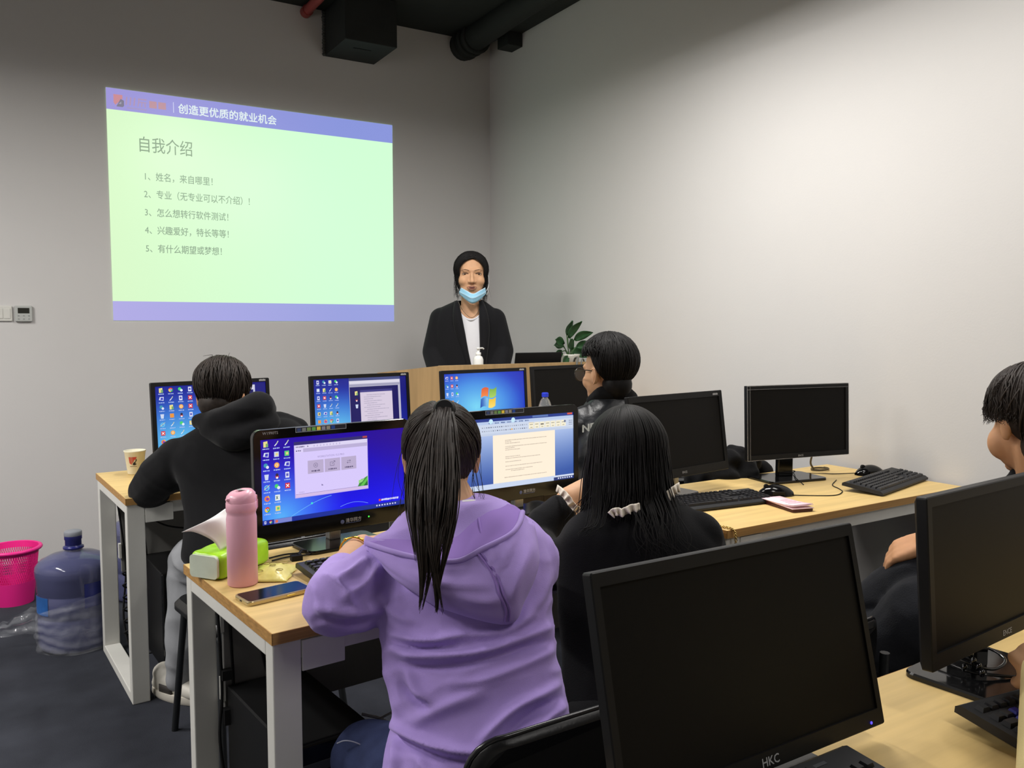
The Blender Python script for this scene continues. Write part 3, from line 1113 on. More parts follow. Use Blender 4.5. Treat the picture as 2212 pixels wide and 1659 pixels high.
tF, MF = monitor('dark monitor wrapped in clear film on slanted stand by the right wall', (2.61, 2.185), 1.13, -9.5, .49, .285, 2.5, (.016, .016, .020), .003,
        None, BLACKGL, (.075, .02), (.27, .17), [('ENCE', .005, .006, .010, 'C', 'brand_print')], boff=.075)
fm = MB()
for x0, x1, z0, z1 in ((-.245, .245, .283, .2865), (-.245, .245, .270, .2712), (-.2455, -.2435, 0, .287), (-.232, -.231, 0, .287), (.2435, .2455, 0, .287), (-.245, .245, .0, .0015)):
    fm.bx(x0, x1, -.002, -.0012, z0, z1)
obj('film_glint', xf(fm, MF), FILM_GLINT, tF)  # pale strips along the film edges, painted in as thin highlights
monitor('large dark monitor in the foreground behind the black chair back', (.83, .794), 1.06, .8, .492, .292, 13, (.012, .018, .024), .004,
        None, BLACKGL, (.07, .03), (.22, .15), [('HKC', .004, .006, .016, 'C', 'brand_print')], (.215, .008, 'blue'), boff=.06)
tR, MR = monitor('large dark monitor at the right edge on a broad glossy base', (1.428, .768), 1.095, 5, .492, .268, 4, (.014, .016, .026), .004,
        None, BLACKGL, (.05, .05), (.23, .17), [('ENCE', 0, .007, .013, 'C', 'brand_print')], boff=.035)
cb = MB()
cb.tube(catmull([(-.03, .10, .07), (-.045, .05, .04), (-.042, -.005, .03), (-.01, -.022, .022), (.03, -.02, .028), (.046, .02, .034), (.04, .07, .03), (.0, .085, .026), (-.04, .06, .022), (-.046, .0, .018), (-.02, -.03, .016), (.01, -.05, .013)], 6), .0026, 8)
for k in range(5):
    cb.ell((-.046 + .004 * (k % 2), .012 - .012 * k * .6, .022 + .008 * ((k * 3) % 4)), (.006, .005, .007), 10, 8)
obj('coiled_cable', cb, mat('shiny_black_cable', (14, 14, 15), .15, coat=.6), tR)


# ================================================================== keyboards and mice
def keyboard(label, loc, yaw, W=.44, D=.145, blue=False, tilt=4.0, group='black desktop keyboards'):
    t = thing('keyboard', label, 'keyboard', (loc[0], loc[1], loc[2] if len(loc) > 2 else .75), yaw, group)
    Tl = Matrix.Rotation(R(tilt), 4, 'X')
    Tl = Matrix.Translation((0, 0, math.sin(R(tilt)) * D / 2 + .001)) @ Tl
    pr = [(-D / 2, .002), (-D / 2, .010), (-D / 2 + .012, .016), (D / 2 - .008, .017), (D / 2, .012), (D / 2, .002)]
    mb = MB()
    mb.rings([[(x, y, z) for y, z in pr] for x in (-W / 2, -W / 2 + .004, W / 2 - .004, W / 2)], True, True, 0, False)
    obj('case', xf(mb, Tl), KEYM, t, bevel=.002)
    p = (W - .026) / 22.5
    k1, k2 = MB(), MB()
    def key(mb, x, y, w, d):
        a, b = w / 2 - .0012, d / 2 - .0012
        z0, z1 = .0165, .0235
        vs = [(x - a, y - b, z0), (x + a, y - b, z0), (x + a, y + b, z0), (x - a, y + b, z0),
              (x - a + .0025, y - b + .002, z1), (x + a - .0025, y - b + .002, z1), (x + a - .0025, y + b - .003, z1), (x - a + .0025, y + b - .003, z1)]
        mb.add(vs, [(4, 5, 6, 7), (0, 1, 5, 4), (1, 2, 6, 5), (2, 3, 7, 6), (3, 0, 4, 7)], 0, False, Tl)
    x0 = -W / 2 + .013
    dp = .0185
    yb = -D / 2 + .024
    rows = [[1.25, 1.25, 1.25, 6.25, 1.25, 1.25, 1.25, 1.25], [2.25] + [1] * 10 + [2.75], [1.75] + [1] * 11 + [2.25],
            [1.5] + [1] * 12 + [1.5], [1] * 13 + [2], [1] * 15]
    for j, rw in enumerate(rows):
        x = x0
        y = yb + j * dp + (.006 if j == 5 else 0)
        for i, w in enumerate(rw):
            acc = blue and ((j == 4 and i == 2) or (j == 3 and i in (1, 2, 3)))
            key(k2 if acc else k1, x + w * p / 2, y, w * p, dp)
            x += w * p
        for i in range(3):
            if j in (0, 3, 4, 5) or (j == 1 and i == 1):
                key(k1, x0 + (15.35 + i + .5) * p, y, p, dp)
        for i in range(4):
            if j < 5:
                key(k1, x0 + (18.6 + i + .5) * p, y, p, dp)
    obj('keys', k1, mat('keycaps', (30, 30, 33), .45, spec=.45, var=.1, vscale=60), t)
    if blue:
        obj('blue_keys', k2, mat('blue_keycaps', (44, 44, 150), .4), t)
    mb = MB().bx(W * .3, W * .36, D / 2 - .024, D / 2 - .018, .0172, .0176)
    obj('indicator_strip', xf(mb, Tl), mat('keycaps_grey', (70, 72, 76), .4), t)
    return t


keyboard('black keyboard in front of the pink bottle\'s monitor, left hand resting nearby', (.806, 1.945), R(6), D=.15)
keyboard('black keyboard beside the long-haired woman\'s right shoulder', (2.016, 2.045), R(-5))
kbC = keyboard('black keyboard askew near the right wall with a mouse against it', (2.835, 1.955), R(14), .45, .15, tilt=7)
keyboard('black keyboard cut by the bottom edge before the large foreground monitor', (.750, .648), R(.5), .44, .15)
keyboard('black keyboard with blue keys at the right edge of the picture', (1.431, .607), R(-7), .46, .15, True, 6)


def mouse(label, loc, yaw, cable, s=1.0):
    t = thing('mouse', label, 'mouse', (loc[0], loc[1], loc[2]), yaw, 'black computer mice')
    rows = []
    for i in range(13):
        a = i / 12
        y = (-.056 + .112 * a) * s
        w = (.031 * math.sin(pi * min(max(a, .02), .98)) ** .38) * s * (1 - .12 * math.sin(pi * a))
        h = (.036 * math.sin(pi * min(max(a * .9 + .06, .02), .98)) ** .6) * s
        rows.append([(w * math.cos(pi * k / 10), y, h * math.sin(pi * k / 10) ** .8 + .001) for k in range(11)])
    mb = MB().grid(rows)
    mb.rings([[(x, y, z) for x, y, z in rows[i][:1] + rows[i][-1:]] for i in range(13)], False, False)
    obj('shell', mb, BLACKGL, t)
    obj('scroll_wheel', MB().tube([(-.004 * s, .03 * s, .030 * s), (.004 * s, .03 * s, .030 * s)], .008 * s, 12), RUBBER, t)
    for q in (-1, 1):
        obj('side_grip', MB().box((q * .0288 * s, 0, .013 * s), (.0035 * s, .04 * s, .01 * s)), RUBBER, t, bevel=.001)
    cb = MB().tube(catmull(cable, 8), .0018, 6)
    obj('cable', cb, RUBBER, t, world=True)
    return t


mouse('black mouse beside the pink notepad', (2.325, 2.04, .75), R(62),
      [(2.295, 2.062, .757), (2.40, 1.99, .752), (2.50, 1.93, .752), (2.58, 1.955, .752), (2.62, 2.0, .752), (2.66, 2.06, .752), (2.76, 2.12, .752)], 1.12)
mouse('black mouse against the back of the askew keyboard at the wall', (2.985, 2.135, .75), R(75),
      [(2.95, 2.15, .758), (2.86, 2.22, .752), (2.78, 2.30, .752), (2.72, 2.30, .766), (2.66, 2.24, .765), (2.60, 2.18, .764), (2.57, 2.12, .752)], 1.12)
t = thing('coiled_cord', 'thin coiled cord lying on desk behind the film-wrapped monitor stand', 'cord', (2.90, 2.31, .75))
cb = MB()
cb.tube([(.042 * math.cos(k * .35), .03 * math.sin(k * .35), .003 + k * .0001) for k in range(56)], .0022, 6)
cb.tube(catmull([(-.04, .0, .008), (-.06, -.0, .04), (-.075, -.03, .10), (-.10, -.06, .13)], 6), .004, 8)
obj('cord_loop', cb, mat('olive_cord', (92, 84, 66), .5), t)


# ================================================================== lectern and what stands on it
LY, LX0, LX1, LZ = 3.95, 1.93, 3.02, 1.147
t = thing('lectern', 'wide wooden lectern with angled left wing in front of the standing woman', 'lectern', (LX0, LY, 0))
obj('front_panel', MB().bx(0, LX1 - LX0, 0, .022, 0, LZ), LECWOOD, t, bevel=.002)
w = MB()
for x0, y0, x1, y1 in ((0, 0, -.23, .30),):
    d = V((x1 - x0, y1 - y0, 0)).normalized(); nn = V((d.y, -d.x, 0)) * -.02
    a, b_ = V((x0, y0, 0)), V((x1, y1, 0))
    bt = [a, b_, b_ - nn, a - nn]
    zs = [LZ, LZ - .045, LZ - .045, LZ]
    vs = bt + [p + UZ * z for p, z in zip(bt, zs)]
    w.add(vs, [(0, 3, 2, 1), (4, 5, 6, 7), (0, 1, 5, 4), (1, 2, 6, 5), (2, 3, 7, 6), (3, 0, 4, 7)])
obj('side_wing', w, LECWOOD, t)
obj('side_panel', MB().bx(LX1 - LX0 - .02, LX1 - LX0, .022, .34, 0, LZ - .02), LECWOOD, t, bevel=.002)
obj('shelf', MB().bx(.0, .42, .022, .20, 1.065, 1.087).bx(.42, LX1 - LX0 - .02, .022, .33, 1.065, 1.087), LECWOOD, t)
obj('seam_strip', MB().bx(.27, .2725, -.001, .001, .02, LZ - .02).bx(.655, .6575, -.001, .001, .02, LZ - .02), mat('dark_seam', (104, 78, 48), .7), t)

SHELF = 1.087
WHITEPL = mat('white_plastic', (232, 232, 228), .35, spec=.5)
t = thing('sanitizer_bottle', 'white pump bottle standing on the lectern in front of the woman', 'bottle', (2.205, 4.03, SHELF))
obj('bottle_body', MB().lathe([(.001, 0), (.026, .002), (.028, .01), (.028, .085), (.022, .1), (.013, .106), (.013, .112)], 24), WHITEPL, t)
obj('pump', MB().lathe([(.014, .108), (.015, .11), (.015, .123), (.006, .125), (.006, .14), (.010, .141), (.010, .149), (.004, .151)], 20)
    .tube([(0, 0, .146), (.03, .006, .147), (.038, .008, .142)], .0045, 10), WHITEPL, t)
t = thing('laptop', 'open black laptop seen from behind on the lectern', 'laptop', (2.60, 4.10, SHELF), R(-2))
obj('keyboard_base', MB().bx(-.155, .155, -.06, .16, 0, .018), BLACKPL, t, bevel=.004)
obj('lid', MB().bx(-.155, .155, -.004, .004, 0, .104, M=Matrix.Translation((0, -.058, .016)) @ Matrix.Rotation(R(12), 4, 'X')), BLACKPL, t, bevel=.004)
t = thing('lectern_cable', 'grey cable arching over the lectern top beside the laptop', 'cable', (2.80, 4.0, SHELF))
cb = MB().tube(catmull([(.0, -.062, -.02), (.005, -.062, .058), (.02, -.045, .085), (.04, .01, .075), (.05, .04, .03), (.06, .06, .003)], 8), .006, 10)
cb.tube(catmull([(.03, -.062, .0), (.04, -.058, .06), (.07, -.03, .078), (.10, .0, .05), (.11, .03, .003)], 8), .004, 10)
obj('cable_arch', cb, mat('grey_cable', (110, 112, 108), .5), t)
GREEN = mat('leaf_green', (44, 84, 48), .45, spec=.4, var=.25, vscale=30)
t = thing('potted_plant', 'green leafy potted plant behind the head of the man in glasses', 'plant', (2.88, 4.12, SHELF))
obj('pot', MB().lathe([(.001, 0), (.045, .0), (.06, .09), (.064, .1), (.056, .1), (.05, .085), (.001, .085)], 24), mat('glazed_pot', (226, 224, 214), .3, var=.03), t)
lm, sm_ = MB(), MB()
rg = random.Random(3)
LEAVES = [(-.115, -.06, .185, .13, 150), (-.06, -.05, .235, .15, 70), (-.10, -.02, .135, .12, 200), (-.03, -.06, .15, .12, 120), (.03, -.02, .22, .13, 40), (.07, 0, .17, .12, 20),
          (0, .04, .25, .13, 95), (-.05, .03, .18, .12, 165), (.05, .05, .14, .11, -10), (-.07, -.06, .10, .10, 215)]
for lx, ly, lz, L, ang in LEAVES:
    base = V((lx * .35, ly * .35, .09))
    mid = V((lx * .7, ly * .8, lz * .85))
    sm_.tube(catmull([V((lx * .1, ly * .1, .08)), base + V((0, 0, .03)), mid], 4), .003, 6)
    a = R(ang)
    dv = V((math.cos(a), -.25, math.sin(a))).normalized()
    sd = dv.cross(V((0.2, -1, 0.1))).normalized()
    nv = sd.cross(dv)
    rows = []
    for k in range(9):
        q = k / 8
        wd_ = .034 * math.sin(pi * min(q * .93 + .07, 1)) ** .8 * (1 - .35 * q)
        c = mid + dv * (L * q) + nv * (.03 * q * q) - UZ * (.03 * q * q)
        rows.append([c + sd * wd_ * j + nv * (.010 * abs(j)) for j in (-1, -.5, 0, .5, 1)])
    lm.grid(rows)
obj('leaves', lm, GREEN, t, solid=.0012)
obj('stems', sm_, mat('stem_green', (70, 104, 60), .5), t)

# ================================================================== things on the desks
# paper cup
t = thing('paper_cup', 'cream paper cup with red and black print on the front-row desk corner', 'cup', (.420, 3.700, .75))
CUPM = mat('cup_paper', (232, 226, 200), .6, var=.02)
obj('cup_wall', MB().lathe([(.026, .004), (.0275, 0), (.0295, .004), (.0405, .092), (.0425, .094), (.0425, .098), (.0395, .098), (.0285, .008), (.001, .007)], 36), CUPM, t)
def on_cup(mb, ang0, r0=.0295, k=.125):
    mb.v = [V(((r0 + k * p.z + .0005) * math.sin(p.x / .035 + ang0), -(r0 + k * p.z + .0005) * math.cos(p.x / .035 + ang0), p.z)) for p in mb.v]
    return mb
RED = mat('red_print', (196, 70, 52), .6)
BLKP = mat('black_print', (30, 28, 30), .6)
lg = MB()
lg.poly([(-.016, 0, .075), (-.011, 0, .075), (-.010, 0, .045), (-.015, 0, .050)][::-1]).poly([(-.009, 0, .075), (-.005, 0, .075), (-.006, 0, .043), (-.009, 0, .045)][::-1])
lg.poly([(-.003, 0, .075), (.012, 0, .075), (.010, 0, .066), (.003, 0, .062), (-.002, 0, .050), (-.004, 0, .048)][::-1])
lb = MB().poly([(.002, 0, .052), (.012, 0, .060), (.013, 0, .066), (.009, 0, .064), (.007, 0, .050), (.012, 0, .045), (.006, 0, .041), (-.003, 0, .042), (-.001, 0, .049)])
lw = MB()
for k in range(5):
    lw.box((-.012 + k * .0055, 0, .036), (.004, .0002, .0022))
CA = R(-18)
obj('cup_logo', on_cup(lg, CA), RED, t)
obj('cup_mark', on_cup(lb, CA), BLKP, t)
obj('cup_caption', on_cup(lw, CA), mat('grey_print', (150, 120, 100), .6), t)

# pink bottle
PINK = mat('pink_enamel', (228, 172, 190), .38, spec=.5, bump=.05, bscale=500, var=.02)
PINKL = mat('pink_lid_plastic', (240, 178, 196), .3, spec=.5)
t = thing('vacuum_bottle', 'pink flask with flip lid standing on the middle-row desk corner', 'bottle', (.448, 1.975, .75), R(20))
obj('flask_body', MB().lathe([(.001, 0), (.031, 0), (.0345, .003), (.0345, .158), (.033, .166), (.0325, .170), (.034, .174), (.0342, .176)], 48), PINK, t)
obj('lid_collar', MB().lathe([(.0335, .1745), (.0345, .176), (.0345, .194), (.0335, .196)], 48), PINKL, t)
lid = MB()
rs = []
for z, r, dz in ((.196, .0336, 0), (.203, .034, 0), (.213, .0325, .004), (.220, .026, .004), (.223, .015, .003), (.2235, .002, .003)):
    rs.append([(r * math.cos(2 * pi * k / 40), r * math.sin(2 * pi * k / 40), z + dz * math.cos(2 * pi * k / 40)) for k in range(40)])
lid.rings(rs)
obj('flip_lid', lid, PINKL, t)
obj('spout_tab', MB().tube([(-.030, 0, .205), (-.036, 0, .206), (-.0385, 0, .2075)], [.006, .004, .003], 10), PINKL, t)
obj('latch', MB().bx(.033, .0405, -.007, .007, .172, .208), PINKL, t, bevel=.003)
obj('latch_grip', MB().bx(.040, .0425, -.005, .005, .176, .196), mat('mauve_plastic', (206, 140, 186), .4), t, bevel=.001)
obj('lid_badge', MB().ell((.005, 0, .2245), (.015, .012, .0008), 20, 6), mat('silver_badge', (205, 200, 205), .3, metal=.5), t)

# tissue pack
TIS = mat('tissue_film_green', (168, 224, 48), .3, spec=.5, var=.18, vscale=14)
TISW = mat('tissue_film_pale', (206, 214, 196), .3, spec=.5, var=.12, vscale=14)
t = thing('tissue_pack', 'lime green tissue pack with a white tissue sticking out, behind pink bottle', 'tissues', (.452, 2.112, .75), R(36))
b = Blob()
b.loft([(V((-.088, 0, .031)), V((0, .040, 0)), V((0, 0, .026))), (V((-.075, 0, .031)), V((0, .050, 0)), V((0, 0, .031))), (V((0, 0, .033)), V((0, .052, 0)), V((0, 0, .033))),
        (V((.075, 0, .031)), V((0, .050, 0)), V((0, 0, .031))), (V((.09, 0, .031)), V((0, .040, 0)), V((0, 0, .026)))], 32, 7)
o = b.build('pack', TIS, None, .0035, 4, lambda p, n: .0025 * noise.noise(p * 38))
o.parent = t
e = MB()
for sx in (-1,):
    e.rings([[(sx * x, y, z) for y, z in rrect(-.042, .042, .004, .058, .010)] for x in (.088, .0925, .0955)], True, True, 0, False)
obj('end_flap', e, TISW, t, bevel=.002)
obj('label_patch', MB().ell((.0, .0, .0675), (.030, .020, .0012), 20, 6), mat('teal_print', (60, 140, 110), .4), t)
sh = patch([[(-.06, -.020, .064), (-.02, -.015, .066), (.02, -.01, .066)], [(-.075, -.01, .092), (-.03, -.02, .098), (.012, .0, .096)],
            [(-.110, .012, .118), (-.05, -.012, .134), (.01, .012, .128)], [(-.135, .025, .122), (-.07, .0, .142), (.005, .02, .150)]], 6, 5)
obj('tissue_sheet', MB().grid(sh), mat('tissue_paper', (246, 246, 244), .8), t, solid=.001)

# snack packet
SNK = mat('yellow_wrapper', (238, 226, 130), .28, spec=.6, bump=.3, bscale=40, var=.10, vscale=30)
t = thing('snack_packet', 'pale yellow snack packet between the pink bottle and phone', 'packet', (.530, 2.015, .75), R(-28))
rows = []
for i in range(15):
    u = i / 14
    row = []
    for j in range(13):
        v = j / 12
        ed = min(u, 1 - u, v, 1 - v) * 2
        h = .020 * (1 - (1 - max(ed - .10, 0)) ** 2.6) + .002 * noise.noise(V((u * 7, v * 7, 2))) * (ed > .1)
        row.append((-.048 + .096 * u + .002 * math.sin(v * 60) * (abs(u - .5) > .47), -.068 + .136 * v, .002 + max(h, .0005)))
    rows.append(row)
obj('wrapper', MB().grid(rows), SNK, t, solid=.001)
pm = MB()
for x, y, r in ((-.02, .02, .008), (.022, -.03, .008), (.0, .045, .007), (.02, .03, .010), (-.025, -.035, .009), (.0, -.005, .007)):
    ed = min((x + .048) / .096, (.048 - x) / .096, (y + .068) / .136, (.068 - y) / .136) * 2
    h = .020 * (1 - (1 - max(ed - .10, 0)) ** 2.6) + .0045
    pm.tube([(x + r * math.cos(k * .7), y + r * math.sin(k * .7), h) for k in range(10)], .0008, 5)
obj('printed_rings', pm, mat('olive_print', (150, 134, 60), .5), t)

# phone in the clear case
t = thing('phone', 'black-screened phone in gold-edged clear case at the front of the middle-row desk', 'phone', (.488, 1.852, .75), R(11))
P = lambda x, y, r, z, n=5: [(a, b, z) for a, b in rrect(-x, x, -y, y, r, n)]
obj('phone_body', MB().rings([P(.077, .037, .011, 0), P(.078, .038, .012, .002), P(.078, .038, .012, .0085), P(.077, .037, .011, .0105)], True, True, 0, False), mat('gold_metal', (196, 182, 140), .28, metal=.7), t)
obj('phone_screen', MB().rings([P(.0735, .0335, .008, .0104), P(.0735, .0335, .008, .0109)], True, True, 0, False), mat('phone_glass', (18, 20, 20), .16, spec=.5), t)
obj('side_button', MB().bx(.012, .032, -.0395, -.0375, .004, .0075), mat('gold_button', (222, 196, 90), .3, metal=.4), t, bevel=.0008)
obj('charging_port', MB().bx(-.0785, -.0775, -.005, .005, .004, .007), BLKP, t)

t = thing('cable_bundle', 'black cables with a plug lying between tissue pack and keyboard', 'cable', (.60, 2.13, .75))
cb = MB()
for k, dy in enumerate((0, .028)):
    cb.tube(catmull([(-.045, -.01 + dy, .004), (.0, .004 + dy, .004), (.05, .0 + dy, .004), (.12, .035 + dy, .004), (.2, .06 + dy * .5, .004)], 8), .0022, 8)
cb.bx(.0, .028, -.034, -.014, .0, .014)
cb.tube([(.02, -.02, .012), (.035, -.002, .018), (.05, .012, .012)], .004, 8)
obj('cords', cb, RUBBER, t)

# pink notepad on a phone
t = thing('notepad', 'pink paper slips on a dark maroon phone, right-hand middle-row desk', 'notepad', (2.212, 1.885, .75), R(78))
obj('maroon_cover', MB().rings([P(.078, .040, .010, 0), P(.079, .041, .010, .003), P(.079, .041, .010, .009), P(.077, .039, .010, .012)], True, True, 0, False), mat('maroon_case', (66, 26, 30), .35), t)
PAPER = mat('pink_paper', (246, 214, 222), .7, var=.04)
for k in range(3):
    M = Matrix.Translation((.004 * k, .002 * k, .0125 + .0026 * k)) @ Matrix.Rotation(R(3 * k - 3), 4, 'Z')
    g = [[(x, y, .006 * max(0, -x / .08) ** 2 * (k > 0)) for y in (-.041, 0, .041)] for x in (-.082, -.04, 0, .04, .08)]
    obj('slip', MB().grid(g, 0, M), PAPER, t, solid=.0016)
pr = MB()
for k in range(4):
    pr.box((-.03 + .018 * k, .0, .0207), (.003, .05 - .006 * k, .0003))
obj('slip_print', pr, mat('faint_rose_print', (226, 150, 170), .7), t)

t = thing('paper_sheet', 'white paper sheet on desk under the long-haired woman\'s left arm', 'paper', (1.372, 1.935, .7505), R(30))
g = [[(x, y, .0006 + .004 * (x > .08) * (x - .08) * 8) for y in (-.08, 0, .08)] for x in (-.1, -.05, 0, .05, .1)]
obj('sheet', MB().grid(g), mat('white_paper', (242, 243, 244), .7), t, solid=.0005)

# water bottle with a blue cap on the front row
PETM = mat('clear_pet', (226, 232, 236), .05, spec=.6, trans=.75, alpha=.55)
t = thing('water_bottle', 'clear water bottle with blue cap beside the man in glasses', 'bottle', (2.245, 3.42, .75))
obj('bottle_shell', MB().lathe([(.001, 0), (.034, .001), (.038, .01), (.038, .17), (.036, .20), (.024, .238), (.013, .254), (.013, .262)], 32), PETM, t)
obj('water', MB().lathe([(.001, .004), (.035, .006), (.0365, .012), (.0365, .12), (.001, .12)], 28), mat('water_clear', (215, 225, 230), .02, trans=.9, ior=1.33, alpha=.5), t)
rs = []
for z in (.258, .262, .276, .279):
    rs.append([((.0165 if z < .278 else .013) * (1 + .03 * (k % 2)) * math.cos(2 * pi * k / 48), (.0165 if z < .278 else .013) * (1 + .03 * (k % 2)) * math.sin(2 * pi * k / 48), z) for k in range(48)])
obj('cap', MB().rings(rs, True, True, 0, False), mat('blue_cap', (40, 60, 200), .4), t)

# gold chain of a bag
t = thing('chain_strap', 'thin gold chain strap hanging over the desk edge behind the long-haired woman', 'chain', (1.80, 1.755, .75))
cm = MB()
path = catmull([V((-.022, .16, .004)), V((.0, .1, .004)), V((.01, .045, .004)), V((.018, .004, .004)), V((.019, -.012, -.008)), V((.02, -.013, -.05)), V((.018, -.013, -.10)), V((.012, -.013, -.14))], 7)
acc = 0
for k in range(0, len(path) - 1):
    a, b_ = path[k], path[k + 1]
    d = (b_ - a).normalized()
    sd = d.cross(V((.3, .4, .85))).normalized() if k % 2 else d.cross(V((.8, -.3, .2))).normalized()
    c = (a + b_) / 2
    L = (b_ - a).length * .72
    cm.tube([c + d * L * math.cos(q * pi / 4) + sd * .0042 * math.sin(q * pi / 4) for q in range(9)], .0013, 6, False)
obj('chain_links', cm, mat('gold_chain', (206, 178, 110), .25, metal=.9), t)
obj('white_charm', MB().ell((-.022, .165, .006), (.006, .009, .005), 12, 8), WHITEPL, t)

# ================================================================== on the floor
PINKB = mat('hot_pink_plastic', (236, 40, 140), .4, spec=.5)
t = thing('waste_basket', 'bright pink slotted plastic waste basket by the back wall', 'basket', (-.033, 4.711, 0))
def basket_r(z):
    return .086 + .032 * (z / .275)
bk, n = MB(), 144
zs = [0, .012, .10, .112] + [.124 + .0135 * k for k in range(10)] + [.258, .275]
rings = [[(basket_r(z) * math.cos(2 * pi * k / n), basket_r(z) * math.sin(2 * pi * k / n), z) for k in range(n)] for z in zs]
vs = [p for r in rings for p in r]
fs = []
for i in range(len(zs) - 1):
    for k in range(n):
        hole = 3 <= i <= 12 and ((k + (i % 2)) % 2 == 0)
        if not hole:
            fs.append((i * n + k, i * n + (k + 1) % n, (i + 1) * n + (k + 1) % n, (i + 1) * n + k))
bk.add(vs, fs, 0, False)
bk.add([(basket_r(0) * math.cos(2 * pi * k / n), basket_r(0) * math.sin(2 * pi * k / n), .002) for k in range(n)], [tuple(range(n))])
obj('slotted_wall', bk, PINKB, t, solid=.003)
obj('rim', MB().tube([((.1255) * math.cos(2 * pi * k / 48), .1255 * math.sin(2 * pi * k / 48), .268) for k in range(49)], .009, 10), PINKB, t)

BLUEPC = mat('blue_polycarbonate', (98, 101, 142), .10, spec=.6, alpha=.50)
def water_jug(label, loc, rz, wrap=True):
    t = thing('water_jug', label, 'water bottle', loc, rz, 'blue water cooler bottles')
    pr = [(.001, .012), (.10, .008), (.125, 0), (.138, .012), (.142, .03)]
    for z0 in (.09, .185):
        pr += [(.142, z0), (.142, z0 + .045), (.1385, z0 + .051), (.1385, z0 + .056), (.142, z0 + .062)]
    pr += [(.143, .30), (.147, .312), (.148, .335), (.145, .352), (.130, .370), (.095, .388), (.05, .399), (.036, .404), (.031, .412), (.030, .43)]
    obj('jug_body', MB().lathe(pr, 56), BLUEPC, t, solid=.003)
    obj('neck_ring', MB().lathe([(.031, .413), (.040, .416), (.040, .424), (.031, .428)], 32), mat('deep_blue_plastic', (44, 48, 130), .25, trans=.3, alpha=.9), t)
    obj('cap', MB().lathe([(.030, .426), (.0315, .428), (.0315, .452), (.034, .455), (.034, .484), (.030, .489), (.001, .490)], 32), mat('cap_blue', (46, 48, 118), .35, alpha=.95), t)
    obj('cap_seal', MB().lathe([(.0342, .470), (.0346, .472), (.0346, .486), (.0305, .4905), (.001, .4912)], 32), mat('cap_seal_grey', (150, 154, 160), .5, alpha=.75), t)
    lb = []
    for z in (.165, .24):
        lb.append([(.1445 * math.cos(a), .1445 * math.sin(a), z) for a in [R(-150 + 4 * k) for k in range(12)]])
    obj('label', MB().grid(lb), mat('jug_label_blue', (40, 92, 160), .4, var=.2, vscale=14), t)
    lb = []
    for z in (.19, .29):
        lb.append([(.1445 * math.cos(a), .1445 * math.sin(a), z) for a in [R(-48 + 4 * k) for k in range(12)]])
    obj('label', MB().grid(lb), mat('jug_label_navy', (50, 56, 130), .4, var=.2, vscale=14), t)
    if wrap:
        wr = []
        rg = random.Random(5)
        for i in range(30):
            z = .004 + .215 * i / 29
            row = []
            for k in range(121):
                a = 2 * pi * k / 120
                top = .17 + .05 * math.cos(a - R(-20))
                zz = min(z, .22) * (top / .2)
                rr = .151 + .008 * noise.noise(V((math.cos(a) * 3, math.sin(a) * 3, zz * 26))) + .004 * noise.noise(V((math.cos(a) * 9, math.sin(a) * 9, zz * 70))) + .004 * math.sin(zz * 150 + 5 * noise.noise(V((a * 1.0, zz * 9, 0))))
                row.append((rr * math.cos(a), rr * math.sin(a), zz))
            wr.append(row)
        obj('plastic_wrap', MB().grid(wr), WRAP, t)
        tail = []
        for i in range(9):
            u = i / 8
            row = []
            for k in range(13):
                v = k / 12
                row.append((-.13 - .17 * u, -.02 - .05 * u + .03 * noise.noise(V((u * 4, v * 4, 1))),
                            .05 + (.13 - .16 * u * .5) * v + .02 * noise.noise(V((u * 6, v * 6, 7))) + .02 * u * (1 - u)))
            tail.append(row)
        obj('wrap_tail', MB().grid(tail), WRAP, t)
    return t
WRAP = mat('clear_wrap', (225, 228, 235), .12, spec=1.0, coat=.8, alpha=.13, bump=1.0, bscale=45)
water_jug('blue water jug loosely wrapped in clear plastic beside the pink basket', (.197, 3.945, 0), R(-31))
water_jug('blue water jug behind the front-row desk leg, seen between its bars', (.53, 4.50, 0), R(40), False)

def pc_tower(label, loc, rz=0, s=(.185, .40, .42)):
    t = thing('computer_tower', label, 'computer', loc, rz, 'black computer towers under the desks')
    a, b_, c = s
    obj('case', MB().bx(-a / 2, a / 2, .02, b_, .012, c), BLACKPL, t, bevel=.004)
    obj('front_panel', MB().bx(-a / 2, a / 2, 0, .019, .012, c), BLACKGL, t, bevel=.006)
    obj('drive_slot', MB().bx(-a / 2 + .02, a / 2 - .02, -.002, .002, c - .06, c - .04), mat('slot_grey', (74, 76, 80), .4), t)
    obj('power_button', MB().ell((0, -.001, c - .10), (.009, .003, .009), 14, 8), STEEL, t)
    for x in (-a / 2 + .02, a / 2 - .02):
        for y in (.03, b_ - .03):
            obj('foot', MB().bx(x - .012, x + .012, y - .012, y + .012, 0, .012), RUBBER, t)
    return t
pc_tower('black computer tower under the front-row desk behind grey trousers', (.56, 3.40, 0), R(4), (.185, .38, .40))
pc_tower('black computer tower under the middle-row desk beside its left legs', (.585, 1.74, 0), R(6), (.20, .42, .44))

def modesty(desk_name, loc, rz, L):
    t = thing('modesty_panel', desk_name, 'panel', loc, rz)
    obj('sheet_metal', MB().bx(.075, L, 0, .012, .34, .68), mat('grey_sheet', (120, 119, 116), .6, var=.05), t, bevel=.002)
    for z in (.4, .58):
        obj('bracket', MB().bx(.066, .075, -.01, .012, z, z + .06), WHITEMETAL, t)
    return t
modesty('grey metal panel hung below the back edge of the front-row desk', (.325 - .575 * math.sin(R(4)), 3.175 + .555 * math.cos(R(4)), 0), R(4), 1.30)
modesty('grey metal panel hung below the back edge of the middle-row desk', (.42 - .55 * math.sin(R(6)), 1.618 + .535 * math.cos(R(6)), 0), R(6), 1.30)

